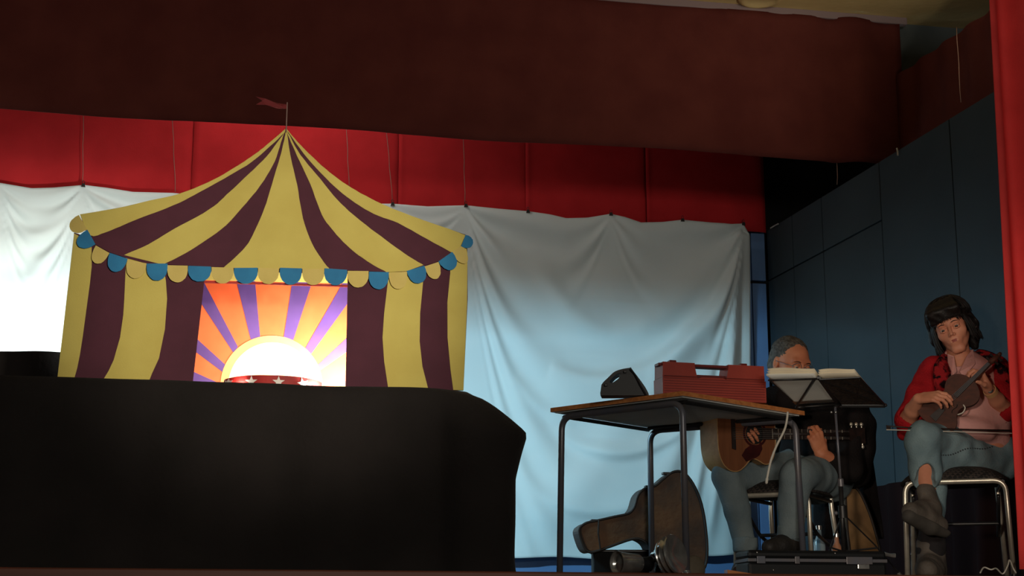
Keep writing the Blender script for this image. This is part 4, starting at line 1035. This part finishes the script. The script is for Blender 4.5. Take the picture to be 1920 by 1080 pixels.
def hand(S, w_, d, n, side, curls, thumb=(.5, .75, .35), sc=1., spread=.06):
    """w_: wrist, d: way the palm points, n: way the palm faces (fingers curl towards it), side: +1/-1 where the thumb is"""
    w_ = Vector(w_); d = Vector(d).normalized(); n = Vector(n); n = (n-d*n.dot(d)).normalized(); s = d.cross(n)*side
    L = [.072, .080, .074, .058]; kn = [.028, .009, -.010, -.027]; kl = [.086, .088, .083, .075]
    K = [w_+(d*kl[i]+s*kn[i])*sc for i in range(4)]
    for i in range(4): S.cap(w_+(d*.012+s*kn[i]*.55)*sc, K[i], .0135*sc, .0105*sc, .010)
    S.ell(A3(w_+d*.045*sc), (.03*sc, .03*sc, .014*sc), np.array([[d.x, s.x, n.x], [d.y, s.y, n.y], [d.z, s.z, n.z]]), .012)
    for i in range(4):
        a = 0; p = K[i]; c_ = curls[i]; dd = (d+s*spread*(1.5-i)).normalized(); rr = [.0092, .0085, .0076, .0066]
        if i == 3: rr = [x*.88 for x in rr]
        for j, fr in enumerate((.46, .30, .24)):
            a += c_*(.85, 1.0, .7)[j]; q = p+(dd*math.cos(a)+n*math.sin(a))*L[i]*fr*sc
            S.cap(p, q, rr[j]*sc, rr[j+1]*sc, .0035); p = q
    t0 = w_+(d*.022+s*.020)*sc; td = (d*thumb[0]+s*thumb[1]+n*thumb[2]).normalized()
    t1 = t0+td*.038*sc; td2 = (td+d*.5+n*.15-s*.15).normalized(); t2 = t1+td2*.030*sc; t3 = t2+(td2+d*.1+n*.25).normalized()*.024*sc
    S.cap(t0, t1, .0145*sc, .0115*sc, .012).cap(t1, t2, .0105*sc, .0092*sc, .004).cap(t2, t3, .0092*sc, .0075*sc, .004)
def surfobj(name, S, h, m, root, disp=None, label=None, extra=None):
    r = [S.build(h, disp)] if not isinstance(S, list) else [s.build(hh, disp) for s, hh in zip(S, h)]
    V, Fc = merge(r+(extra or [])); return mesh_obj(name, V, Fc, M[m], root, 'all', label=label)
J = pv
# ------------------------------------------------------------------ the woman
wroot = thing('person', 'woman in red cardigan and pale jeans sitting cross-legged playing a small violin', 'person', (J(1738, 1076, 6.72).x, J(1738, 1076, 6.72).y, 0))
hipR, hipL = J(1822, 852, 6.98), J(1868, 860, 6.98)     # her right is on the left of the picture
kneeC, ankC = J(1730, 822, 6.60), J(1737, 912, 6.66)     # crossing leg (her right)
kneeS, ankS = J(1754, 866, 6.70), J(1745, 1030, 6.74)    # standing leg (her left)
pel, bel, che, nb_ = J(1840, 840, 6.98), J(1832, 790, 6.97), J(1812, 722, 6.97), J(1797, 668, 6.93)
shR, shL = J(1752, 702, 6.97), J(1862, 696, 6.99)
elR, wrR = J(1703, 786, 6.85), J(1722, 748, 6.69)
elL, wrL = J(1882, 768, 6.86), J(1853, 728, 6.74)
hd = Head(J(1784, 614, 6.90), -FD*.88-RT*.34-UP*.22, UP-RT*.34, 1.0)
Sh = Surf(); hd.skull(Sh); Sh.cap(hd.p(0, -.022, -.05), A3(J(1798, 672, 6.94)), .047, .052, .02)
Sb = Surf(); Sb.cap(pel, bel, .13, .115, .05).cap(bel, che, .115, .12, .05).cap(shR, shL, .055, .055, .05).cap(che, nb_, .09, .05, .05)
Sb.chain([hipR, kneeC, ankC], [.085, .056, .034], .02).chain([hipL, kneeS, ankS], [.085, .056, .038], .02)
Sb.chain([shR, elR], [.05, .036], .02).chain([shL, elL], [.05, .036], .02)
Ha = Surf(); Ha.chain([shR.lerp(elR, .8), elR, elR.lerp(wrR, .45), wrR], [.036, .037, .033, .024], .012)
dR = (J(1762, 742, 6.625)-wrR); hand(Ha, wrR+dR.normalized()*.002, dR, (J(1765, 790, 6.74)-J(1745, 735, 6.66)), 1, (.55, .6, .65, .7), (.6, .55, .5), .95)
Ha2 = Surf(); Ha2.chain([shL.lerp(elL, .85), elL, elL.lerp(wrL, .45), wrL], [.036, .037, .033, .024], .012)
dL = (J(1836, 694, 6.70)-wrL); hand(Ha2, wrL, dL, -RT*.9-FD*.2+UP*.1, 1, (.95, .9, .85, .8), (.55, .5, .5), .95)
surfobj('body', [Sb, Sh, Ha, Ha2], [.008, .0026, .0032, .0032], 'skin', wroot)
hd.face_parts(wroot, (.08, 1, -.35))
# hair
def hairdisp(a, f, sd): return wr(a, f, sd)
S = Surf(); R = hd.R(); p = hd.p
S.ell(p(0, -.022, .046), (.086, .102, .088), R, .02)
for q in (-1, 1):
    S.chain([p(q*.078, -.005, .05), p(q*.088, -.012, -.02), p(q*.086, -.02, -.085)], [.022, .023, .010], .02)
    S.chain([p(q*.05, -.08, .03), p(q*.062, -.082, -.04), p(q*.056, -.075, -.115)], [.04, .036, .018], .02)
S.chain([p(0, -.09, .03), p(0, -.095, -.04), p(0, -.08, -.12)], [.045, .045, .02], .02)
for i in range(9):
    a = -.060+.015*i; S.chain([p(a*.8, .050, .108), p(a, .086, .080), p(a*1.1, .094-.25*abs(a), .050-.12*abs(a))], [.014, .012, .005], .022)
S.ell(p(.0, .115, -.03), (.052, .05, .068), R, .01, 'sub')
S.ell(p(.088, .016, -.006), (.028, .030, .028), R, .008, 'sub')
strands = MB(); rs = random.Random(3)
for i in range(260):
    an = rs.uniform(-2.6, 2.6)+math.pi; sx, fy = math.sin(an)*.084, math.cos(an)*.095-.02
    if fy > .045: continue
    ln = rs.uniform(.09, .14)*(.72 if sx > .02 else 1); o1 = rs.uniform(-.012, .03)
    a0 = p(sx*.8, fy*.8, .08); a1 = p(sx*1.08, fy*1.08, .02); a2 = p(sx*(1.12+o1*3), fy*(1.1+o1*3), -.05*ln/.12); a3 = p(sx*(1.12+o1*4)+rs.uniform(-.012, .012), fy*(1.12+o1*4), -ln)
    strands.tube(cr([a0, a1, a2, a3], 3), [.0032]*6+[.0026, .002, .0014, .0006], 5)
for i in range(70):
    a = rs.uniform(-.07, .07); strands.tube(cr([p(a*.5, .02, .125), p(a*.8, .072, .105), p(a, .098-.3*abs(a), .07), p(a*1.1+rs.uniform(-.008, .008), .102-.4*abs(a), .038-.25*abs(a)+rs.uniform(-.006, .008))], 3), [.003]*7+[.0022, .0016, .0006], 5)
for i in range(300):
    an = rs.uniform(0, 2*math.pi); sx, fy = math.sin(an), math.cos(an)
    if fy > .75 and rs.random() < .5: continue
    c0_ = (rs.uniform(-.012, .012), -.02+rs.uniform(-.01, .01)); e_ = rs.uniform(.002, .008)
    pts_ = [p(c0_[0]+sx*(.088+e_)*math.sin(t_*1.62), c0_[1]+fy*(.103+e_)*math.sin(t_*1.62), .046+(.090+e_)*math.cos(t_*1.62)) for t_ in (0.05, .25, .45, .65, .85, 1.05 if fy < .4 else .9)]
    strands.tube(pts_, [.001, .0028, .003, .003, .0024, .0008], 5)
sv, sf = np.array([tuple(x) for x in strands.v]), [q if len(q) == 4 else (q[0], q[1], q[2], q[3]) for q in strands.f]
surfobj('hair', S, .005, 'hair', wroot, wr(.002, 60, 5), extra=[(sv, np.array(sf))])
# jeans
S = Surf(); S.cap(hipR, hipL, .098, .098, .04).cap(pel, J(1846, 822, 6.98), .125, .11, .04)
S.chain([hipR, hipR.lerp(kneeC, .5), kneeC+FD*.01], [.098, .090, .068], .03)
S.chain([kneeC, kneeC.lerp(ankC, .55), J(1735, 894, 6.64)], [.068, .064, .066], .02)
S.chain([hipL, kneeS], [.098, .066], .03).chain([kneeS, kneeS.lerp(ankS, .5), kneeS.lerp(ankS, .66)], [.064, .050, .048], .02)
cuffp = J(1737, 882, 6.62)
S.cap(J(1735, 908, 6.60), J(1736, 930, 6.60), .043, .05, .004, 'sub').ell(A3(J(1737, 897, 6.585)), (.036, .05, .055), None, .004, 'sub')
S.cut(J(1735, 906, 6.62), (0, 0, -1)) if False else None
surfobj('jeans', S, .0055, 'jeans', wroot, wr(.0045, 30, 11))
# dark leg of the standing side, socks
S = Surf(); S.chain([kneeS.lerp(ankS, .60), ankS], [.046, .062], .01); surfobj('legging', S, .006, 'sock', wroot, wr(.002, 40, 2), label='dark trouser leg of the standing foot')
# ribbed band of stitching down the thigh
from mathutils.bvhtree import BVHTree
def snap(px, py, o):
    bv = BVHTree.FromPolygons([v.co+OFF[o.name] for v in o.data.vertices], [tuple(p_.vertices) for p_ in o.data.polygons])
    return bv
jn = [c_ for c_ in wroot.children if c_.name.startswith('jeans')][0]; bv = snap(0, 0, jn); mb_ = MB()
for k in range(22):
    t_ = k/21; d_, _ = ray(1764+96*t_, 853-17*t_+3*math.sin(t_*9)); hit = bv.ray_cast(Vector((0, 0, CZ)), Vector(d_).normalized())
    if hit[0]: mb_.ball(hit[0], (.0045, .0045, .0035), 4)
mb_.obj('stitching', M['seam'], wroot, 'all')
# shoes: crossing foot
S = Surf(); aC = J(1741, 930, 6.62)
S.cap(J(1737, 922, 6.64), J(1744, 955, 6.62), .038, .042, .015).chain([J(1762, 985, 6.60), J(1735, 972, 6.56), J(1708, 958, 6.50)], [.036, .044, .036], .02).cap(J(1745, 955, 6.61), J(1728, 955, 6.56), .042, .04, .02)
surfobj('shoe', S, .005, 'shoe', wroot, wr(.0022, 45, 4))
S = Surf(); S.chain([J(1771, 996, 6.59), J(1742, 986, 6.545), J(1705, 968, 6.485)], [.026, .034, .030], .02); S.cut(J(1740, 976, 6.545), UP*.9+RT*.38); surfobj('shoe_sole', S, .005, 'sole', wroot)
S = Surf(); S.cap(J(1736, 904, 6.655), J(1738, 925, 6.645), .037, .039, .01); S.cut(J(1737, 915, 6.6), UP*.95+RT*.2); surfobj('sock', S, .005, 'sock', wroot)
# standing foot
fs = Vector((ankS.x, ankS.y, 0)); fdir = (-FD*.9-RT*.35).normalized()
S = Surf(); S.chain([fs+UP*.05-fdir*.03, fs+UP*.045+fdir*.07, fs+UP*.036+fdir*.17], [.056, .056, .044], .02).cap(fs+UP*.06, fs+UP*.14, .060, .060, .02); S.cut((0, 0, .016), (0, 0, -1)); surfobj('shoe', S, .005, 'shoe', wroot, wr(.002, 45, 9))
S = Surf(); S.chain([fs+UP*.02-fdir*.035, fs+UP*.02+fdir*.07, fs+UP*.02+fdir*.175], [.052, .058, .047], .02); S.cut((0, 0, .001), (0, 0, -1)).cut((0, 0, .018), (0, 0, 1)); surfobj('shoe_sole', S, .005, 'sole', wroot)
# shirt
S = Surf(); S.cap(pel+UP*.03, bel, .132, .126, .04).cap(bel, che, .126, .124, .05).cap(che+UP*.06-RT*.07, che+UP*.06+RT*.07, .07, .07, .05).cap(che+UP*.05, nb_-UP*.01, .085, .058, .03)
S.cap(J(1800, 800, 6.80), J(1850, 806, 6.84), .045, .05, .03)
S.cap(che+UP*.02-FD*.02, bel-FD*.02, .118, .125, .05)
S.cap(J(1797, 645, 6.93), J(1797, 672, 6.88), .052, .054, .006, 'sub').cap(J(1796, 672, 6.80), J(1796, 702, 6.79), .042, .012, .008, 'sub')
surfobj('shirt', S, .0055, 'shirt', wroot, wr(.005, 26, 21))
mbc = MB()
for q, pts_ in ((-1, [(1776, 664, 6.88), (1777, 680, 6.81), (1786, 704, 6.795)]), (1, [(1824, 655, 6.90), (1828, 682, 6.82), (1806, 708, 6.795)])):
    a, b, c = [J(*x) for x in pts_]; d = J(1796+q*3, 697, 6.80); e = J(1800+q*12, 668, 6.86)
    mbc.prism([a, b, c, d, e], -FD*.004)
mbc.obj('collar', M['shirt'], wroot)
# cardigan: sleeves, sides and back, open at the front
S = Surf(); S.cap(pel+FD*.035, bel+FD*.02, .150, .142, .04).cap(bel+FD*.02, che+FD*.01, .142, .140, .05).cap(shR, shL, .070, .070, .05).cap(che+UP*.07, nb_+FD*.03, .09, .055, .03)
S.chain([shR, shR.lerp(elR, .55), elR+UP*.005], [.070, .060, .056], .02).chain([shL, shL.lerp(elL, .6), elL], [.070, .064, .060], .02)
S.cap(J(1700, 800, 6.88), J(1694, 812, 6.9), .05, .032, .03)
S.cap(elR.lerp(wrR, .16), elR.lerp(wrR, .6), .040, .034, .006, 'sub').cap(elL.lerp(wrL, .16), elL.lerp(wrL, .7), .040, .034, .006, 'sub')
S.cap(J(1800, 650, 6.84), J(1803, 700, 6.76), .062, .078, .01, 'sub').cap(J(1803, 700, 6.74), J(1812, 830, 6.70), .100, .128, .02, 'sub')
surfobj('cardigan', S, .006, 'cardigan', wroot, wr(.004, 32, 31))
# patterned bands of the cardigan beside the opening and over the left shoulder
def band(pts, rs_, name='patterned_band'):
    mb_ = MB(); mb_.tube(cr(pts, 5), [v for v in np.interp(np.linspace(0, 1, (len(pts)-1)*5+1), np.linspace(0, 1, len(pts)), rs_)], 14, flat=.35, ref=FD)
    return mb_.obj(name, M['pattern'], wroot, 'all', label='dark red and black patterned cardigan front')
band([J(1776, 668, 6.90), J(1768, 690, 6.87), J(1766, 715, 6.85), J(1768, 745, 6.83)], [.024, .042, .040, .026])
band([J(1826, 664, 6.92), J(1848, 680, 6.90), J(1866, 705, 6.89), J(1874, 740, 6.87)], [.03, .06, .062, .045])
band([J(1842, 735, 6.86), J(1862, 760, 6.84), J(1868, 795, 6.85)], [.03, .045, .045])
# watch
wc = wrL.lerp(elL, .14); wa = (wrL-elL).normalized()
wt = MB(); wt.lathe(wc-wa*.011, wa, [(0, .0262), (0, .0295), (.022, .0285), (.022, .0255)], 28); wt = wt.obj('watch_strap', mat('tan_watch_strap', (206, 160, 110), .6), wroot, True)
q = wc+(-FD*.9-RT*.3).normalized()*.029; MB().lathe(q, -FD-RT*.3, [(0, .0), (0, .013), (.006, .013), (.007, .011), (.007, 0)], 20).obj('watch_face', M['black'], wt, True)

# ------------------------------------------------------------------ violin in her arms
va, vb = J(1742, 795, 6.72), J(1824, 714, 6.665)          # tail end, neck end of the body
vx = (vb-va).normalized(); vn = (-FD*.93+UP*.28-RT*.1); vn = (vn-vx*vn.dot(vx)).normalized(); vy = vn.cross(vx)
VL = (vb-va).length
t = thing('violin', 'small dark brown violin held across her chest by the woman in the red cardigan', 'violin', va)
def VP(a, b, c=0): return va+vx*a*VL+vy*b*VL*1.22+vn*c
prof = [(0, 0), (.005, .14), (.05, .235), (.14, .285), (.24, .285), (.33, .245), (.40, .185), (.50, .155), (.58, .17), (.64, .205), (.72, .235), (.82, .235), (.91, .19), (.975, .10), (1, 0)]
pr = cr([(a, b, 0) for a, b in prof], 4); out = [(q.x, q.y) for q in pr]+[(q.x, -q.y) for q in pr[::-1][1:-1]]
MB().prism([VP(a, b, -.018) for a, b in out], vn*.030).obj('body', M['brownwood'], t)
MB().prism([VP(.5+(a-.5)*1.015, b*1.03, .012) for a, b in out], vn*.004).obj('front_plate', M['brownwood'], t)
MB().prism([VP(.62, .033, .022), VP(1.38, .024, .018), VP(1.38, -.024, .018), VP(.62, -.033, .022)], vn*.006).obj('fingerboard', M['darkwood'], t)
MB().tube([VP(.98, 0, 0), VP(1.2, 0, .008), VP(1.40, 0, .010)], [.014, .011, .010], 10).obj('neck', M['brownwood'], t, 'all')
MB().tube([VP(1.40, 0, .012), VP(1.52, 0, .004), VP(1.60, 0, -.008), VP(1.62, 0, .004), VP(1.58, 0, .010)], [.011, .012, .010, .008, .005], 10).obj('scroll', M['brownwood'], t, 'all')
for k, (a, q) in enumerate(((1.43, 1), (1.47, -1), (1.51, 1), (1.55, -1))): MB().tube([VP(a, 0, .006), VP(a, q*.09, .006)], [.003, .006], 8).obj('peg', M['darkwood'], t, True)
MB().prism([VP(.10, .055, .018), VP(.33, .035, .024), VP(.33, -.035, .024), VP(.10, -.055, .018)], vn*.004).obj('tailpiece', M['darkwood'], t)
MB().prism([VP(.46, .07, .016), VP(.46, .045, .038), VP(.46, -.045, .038), VP(.46, -.07, .016)], vx*.004).obj('bridge', M['tabletop'], t)
for k in range(4): MB().tube([VP(.33, -.03+.02*k, .028), VP(.46, -.03+.02*k, .040), VP(1.38, -.015+.01*k, .026)], .0005, 5).obj('string_wire', M['tube'], t)
MB().tube(cr([VP(.42, -.19, .018), VP(.50, -.22, .022), VP(.58, -.20, .022), VP(.60, -.15, .02)], 4), .0028, 8).obj('chin_rest_clamp', M['bone'], t, 'all')
for q in (-1, 1): MB().tube(cr([VP(.38, q*.12, .0165), VP(.42, q*.10, .0168), VP(.50, q*.11, .0168), VP(.54, q*.09, .0165)], 3), .0016, 6).obj('sound_hole', M['dark'], t)
# bow across the lap
a, b = J(1662, 803, 6.55), J(1930, 808, 6.72)
t = thing('violin_bow', 'thin violin bow lying across the lap of the woman in the red cardigan', 'bow', (a+b)/2)
MB().tube([a+UP*.010, a.lerp(b, .15)+UP*.004, a.lerp(b, .6), b], [.003, .0035, .004, .0045], 8).obj('stick', M['darkwood'], t, 'all')
MB().tube([a+UP*-.006, b+UP*-.012], .002, 6).obj('hair_ribbon', M['bone'], t)
MB().prism([a+UP*.014, a+UP*-.008, a+(b-a)*.03+UP*-.006, a+(b-a)*.03+UP*.006], FD*.004).obj('tip', M['darkwood'], t)
MB().box(b+UP*-.008, (.04, .01, .014), bev=.002).obj('frog', M['darkwood'], t)

# ------------------------------------------------------------------ the guitarist
mroot = thing('person', 'grey-haired man in black bending over an acoustic guitar behind the music stand', 'person', (J(1400, 1060, 7.0).x, J(1400, 1060, 7.0).y, 0))
hipR, hipL = J(1488, 893, 7.28), J(1556, 893, 7.30)
kR, aR = J(1364, 893, 6.98), J(1397, 1022, 6.98)
kL, aL = J(1494, 893, 6.86), J(1482, 1000, 6.88)
pel, che, nk = J(1530, 880, 7.34), J(1532, 775, 7.28), J(1508, 728, 7.2)
shR, shL = J(1452, 760, 7.22), J(1592, 762, 7.3)
elR, wrR = J(1398, 800, 7.12), J(1398, 797, 6.98)
elL, wrL = J(1588, 880, 7.14), J(1540, 852, 7.05)
elR = J(1392, 772, 7.16); wrR = J(1376, 786, 6.99)
hm = Head(J(1482, 684, 7.12), -FD*.80+RT*.40-UP*.30, UP*.9-FD*.1+RT*.1, 1.02)
Sh = Surf(); hm.skull(Sh, True); Sh.cap(hm.p(0, -.03, -.05), A3(nk), .056, .06, .02)
Sb = Surf(); Sb.cap(pel, che, .14, .15, .05).cap(shR, shL, .07, .07, .05).cap(che, nk, .1, .06, .05)
Sb.chain([hipR, kR, aR], [.085, .05, .034], .01).chain([hipL, kL, aL], [.085, .05, .034], .01).chain([shR, elR], [.05, .04], .02).chain([shL, elL], [.05, .04], .02)
Ha = Surf(); Ha.chain([shR.lerp(elR, .85), elR, wrR], [.04, .04, .028], .01); hand(Ha, wrR, J(1408, 802, 6.925)-wrR, FD*.8-UP*.3, -1, (.5, .55, .6, .65), (.7, .5, .2), 1.0)
Ha2 = Surf(); Ha2.chain([shL.lerp(elL, .85), elL, wrL], [.04, .04, .029], .01); hand(Ha2, wrL, J(1526, 806, 7.02)-wrL, FD*.9-RT*.3, -1, (.85, .9, .9, .95), (.6, .6, .5), 1.05)
surfobj('body', [Sb, Sh, Ha, Ha2], [.009, .0028, .0035, .0035], 'skin_man', mroot)
hm.face_parts(mroot, (0, .9, -.5))
S = Surf(); R = hm.R(); p = hm.p
S.ell(p(0, -.024, .044), (.079, .096, .084), R, .02).ell(p(0, -.05, -.01), (.074, .072, .07), R, .02)
S.ell(p(0, .085, .02), (.072, .068, .075), R, .012, 'sub'); S.ell(p(0, .04, -.10), (.1, .1, .09), R, .01, 'sub')
for q in (-1, 1): S.ell(p(q*.09, .0, -.01), (.03, .03, .035), R, .006, 'sub')
surfobj('hair', S, .004, 'hair_grey', mroot, wr(.0018, 150, 6))
gl = MB()
for q in (-1, 1):
    gl.tube([p(q*.032+.023*math.cos(a), .104-.010*abs(math.cos(a)), .002+.018*math.sin(a)) for a in [math.pi*2*i/24 for i in range(25)]], .0013, 6)
    gl.tube([p(q*.055, .094, .005), p(q*.074, .05, .006), p(q*.078, -.005, .008)], .0014, 6)
gl.tube([p(-.009, .106, .004), p(0, .110, .007), p(.009, .106, .004)], .0013, 6)
gl.obj('glasses', M['tube'], mroot, 'all')
# trousers
S = Surf(); S.cap(hipR, hipL, .108, .108, .04).cap(pel, pel+UP*.08, .145, .14, .04)
S.chain([hipR, hipR.lerp(kR, .5), kR], [.105, .088, .072], .03).chain([kR, kR.lerp(aR, .5), aR], [.072, .058, .047], .015)
S.chain([hipL, hipL.lerp(kL, .5), kL], [.105, .09, .074], .03).chain([kL, kL.lerp(aL, .5), aL-UP*.01], [.074, .060, .050], .015)
surfobj('jeans', S, .006, 'jeans_man', mroot, wr(.005, 28, 15))
for a_, r_ in ((aR, .053), (aL, .054)):
    S = Surf(); S.cap(a_-UP*.012, a_+UP*.022, r_+.001, r_+.001, .005).cut(a_-UP*.03, (0, 0, -1)).cut(a_+UP*.032, (0, 0, 1)); surfobj('turned_up_cuff', S, .005, 'jeans_man', mroot, wr(.0015, 60, 3))
g_ = Vector((aR.x, aR.y, 0)); fd = (-FD*.85-RT*.25).normalized()
S = Surf(); S.chain([g_+UP*.05-fd*.02, g_+UP*.045+fd*.08, g_+UP*.034+fd*.17], [.045, .046, .036], .02).cap(g_+UP*.06, aR-UP*.02, .042, .042, .02); S.cut((0, 0, .002), (0, 0, -1)); surfobj('shoe', S, .005, 'shoe_brown', mroot)
ST_ = .112
fst = thing('footstool', 'low black footrest under the raised foot of the guitarist', 'footstool', (aL.x, aL.y, 0))
fb = -FD*.55-RT*.75; fb.normalize(); fc_ = Vector((aL.x, aL.y, 0))+fb*.05; RF = Matrix.Rotation(math.atan2(fb.y, fb.x), 3, 'Z')
MB().box((fc_.x, fc_.y, ST_-.008), (.26, .12, .014), RF, bev=.003).obj('top', M['black_plastic'], fst)
for q in (-1, 1): MB().box(Vector((fc_.x, fc_.y, (ST_-.015)/2))+fb*q*.11, (.012, .11, ST_-.016), RF).obj('leg', M['black'], fst)
g_ = Vector((aL.x, aL.y, ST_)); fd = (-FD*.55-RT*.75).normalized()
S = Surf(); S.chain([g_+UP*.04-fd*.03, g_+UP*.038+fd*.06, g_+UP*.030+fd*.13], [.042, .044, .033], .02).cap(g_+UP*.04, aL-UP*.02, .040, .042, .02); S.cut((0, 0, ST_+.001), (0, 0, -1)); surfobj('shoe', S, .005, 'shoe_dark', mroot)
mb_ = MB()
for k in range(4): q = g_+fd*(.02+.024*k)+UP*(.080-.006*k); mb_.tube([q-Vector((-fd.y, fd.x, 0))*.02, q+UP*.004, q+Vector((-fd.y, fd.x, 0))*.02], .003, 6)
mb_.obj('laces', M['white'], mroot, 'all')
# black jacket
S = Surf(); S.cap(pel+UP*.02, che, .158, .165, .05).cap(shR, shL, .085, .085, .05).cap(che+UP*.05, nk, .11, .066, .03).cap(J(1600, 880, 7.38), J(1604, 800, 7.34), .09, .10, .05)
S.chain([shR, elR, elR.lerp(wrR, .5)], [.08, .06, .046], .03).chain([shL, elL, elL.lerp(wrL, .6)], [.08, .062, .048], .03)
S.cap(J(1492, 712, 7.12), J(1500, 740, 7.05), .055, .05, .01, 'sub')
surfobj('jacket', S, .007, 'jacket', mroot, wr(.006, 24, 8))
# black coat hanging over the chair back behind him
V = []; Fc = []
cw = [(1600, 770), (1622, 790), (1632, 830), (1640, 880), (1648, 940), (1656, 1000)]
n1, n2 = 16, 20
for s in (0, 1):
    for j in range(n2+1):
        y = 768+j/n2*242; xr_ = np.interp(y, [b for a, b in cw], [a for a, b in cw]); xl_ = 1528+.0*j
        for i in range(n1+1):
            x = xl_+(xr_-xl_)*i/n1; q = J(x, y, 7.58); V.append(q+FD*(.02*math.sin(i*1.3+j*.1)*(j/n2)+.03*s-.12*math.sin(math.pi*i/n1)**.5*0))
N_ = (n1+1)*(n2+1); g2 = lambda s, j, i: s*N_+j*(n1+1)+i
for s in (0, 1):
    for j in range(n2):
        for i in range(n1): Fc.append((g2(s, j, i), g2(s, j, i+1), g2(s, j+1, i+1), g2(s, j+1, i)))
for j in range(n2):
    for i0 in (0, n1): Fc.append((g2(0, j, i0), g2(0, j+1, i0), g2(1, j+1, i0), g2(1, j, i0)))
for i in range(n1):
    for j0 in (0, n2): Fc.append((g2(0, j0, i), g2(0, j0, i+1), g2(1, j0, i+1), g2(1, j0, i)))
tag(mesh_obj('coat', V, Fc, M['jacket'], None, 'all'), 'long black coat hanging over the back of the guitarist\'s chair', 'coat')

# ------------------------------------------------------------------ acoustic guitar
gb = J(1345, 812, 6.86)           # tail end centre
ge = J(1590, 816, 7.12)           # nut region
gx = (ge-gb).normalized(); gn = (-FD+gx*FD.dot(gx)+RT*.1-UP*.05); gn = (gn-gx*gn.dot(gx)).normalized(); gy = gn.cross(gx)
if gy.z < 0: gy = -gy
GL = .40
t = thing('acoustic_guitar', 'acoustic guitar with amber top and dark pickguard played by the grey-haired man', 'guitar', gb)
def GP(a, b, c=0): return gb+gx*a*.68+gy*b*.95+gn*c
prof = [(0, 0), (.004, .08), (.03, .135), (.08, .168), (.14, .172), (.19, .150), (.23, .122), (.26, .115), (.30, .125), (.34, .14), (.38, .133), (.41, .10), (.425, .05), (.428, 0)]
pr = cr([(a, b, 0) for a, b in prof], 4); out = [(q.x, q.y) for q in pr]+[(q.x, -q.y) for q in pr[::-1][1:-1]]
MB().prism([GP(a, b, -.15) for a, b in out], gn*.148).obj('ribs', M['ribs'], t)
MB().prism([GP(a, b, -.002) for a, b in out], gn*.004).obj('soundboard', M['spruce'], t)
mb_ = MB(); mb_.tube([GP(a, b, .001) for a, b in out]+[GP(out[0][0], out[0][1], .001)], .0028, 6); mb_.obj('edge_binding', M['ribs'], t, 'all')
MB().lathe(GP(.275, 0, .0021), gn, [(0, .0), (0, .046), (.0006, .046), (.0006, 0)], 32).obj('sound_hole', M['dark'], t)
MB().lathe(GP(.275, 0, .002), gn, [(0, .050), (.0012, .050), (.0012, .060), (0, .060)], 40).obj('rosette', M['maroonguard'], t)
MB().prism([GP(a, b, .0022) for a, b in ((.315, -.03), (.30, -.052), (.27, -.062), (.235, -.055), (.20, -.07), (.17, -.10), (.20, -.128), (.25, -.12), (.30, -.10), (.325, -.07))], gn*.0015).obj('pickguard', M['maroonguard'], t)
MB().prism([GP(.10, .07, .002), GP(.125, .075, .002), GP(.125, -.075, .002), GP(.10, -.07, .002)], gn*.008).obj('bridge', M['darkwood'], t)
NLn = (ge-gb).length/.68
MB().tube([GP(.40, 0, -.012), GP(NLn, 0, -.006)], [.024, .021], 12, flat=.8).obj('neck', M['darkwood'], t, 'all')
MB().prism([GP(.325, .027, .003), GP(NLn, .022, .003), GP(NLn, -.022, .003), GP(.325, -.027, .003)], gn*.006).obj('fingerboard', M['darkwood'], t)
for k in range(13): a_ = .40+(NLn-.41)*(1-(1-k/13)**1.5 if False else k/13); MB().box(GP(a_, 0, .010), (.002, .002, .044), Matrix((( gx.x, gn.x, gy.x), (gx.y, gn.y, gy.y), (gx.z, gn.z, gy.z)))).obj('fret', M['chrome'], t)
MB().prism([GP(NLn, .022, -.004), GP(NLn+.03, .036, -.012), GP(NLn+.15, .038, -.028), GP(NLn+.15, -.038, -.028), GP(NLn+.03, -.036, -.012), GP(NLn, -.022, -.004)], gn*.014).obj('headstock', M['darkwood'], t)
for q in (-1, 1):
    for k in range(3):
        c_ = GP(NLn+.045+.04*k, q*.045, -.015); MB().tube([GP(NLn+.045+.04*k, q*.034, -.014), c_], .003, 8).obj('peg_shaft', M['chrome'], t, True); MB().ball(c_+gy*q*.008, (.009, .007, .009), 8).obj('tuning_peg', M['chrome'], t, True)
for k in range(6): MB().tube([GP(.11, -.025+.01*k, .011), GP(NLn, -.016+.0064*k, .010)], .0006, 5).obj('string_wire', M['bright'], t)
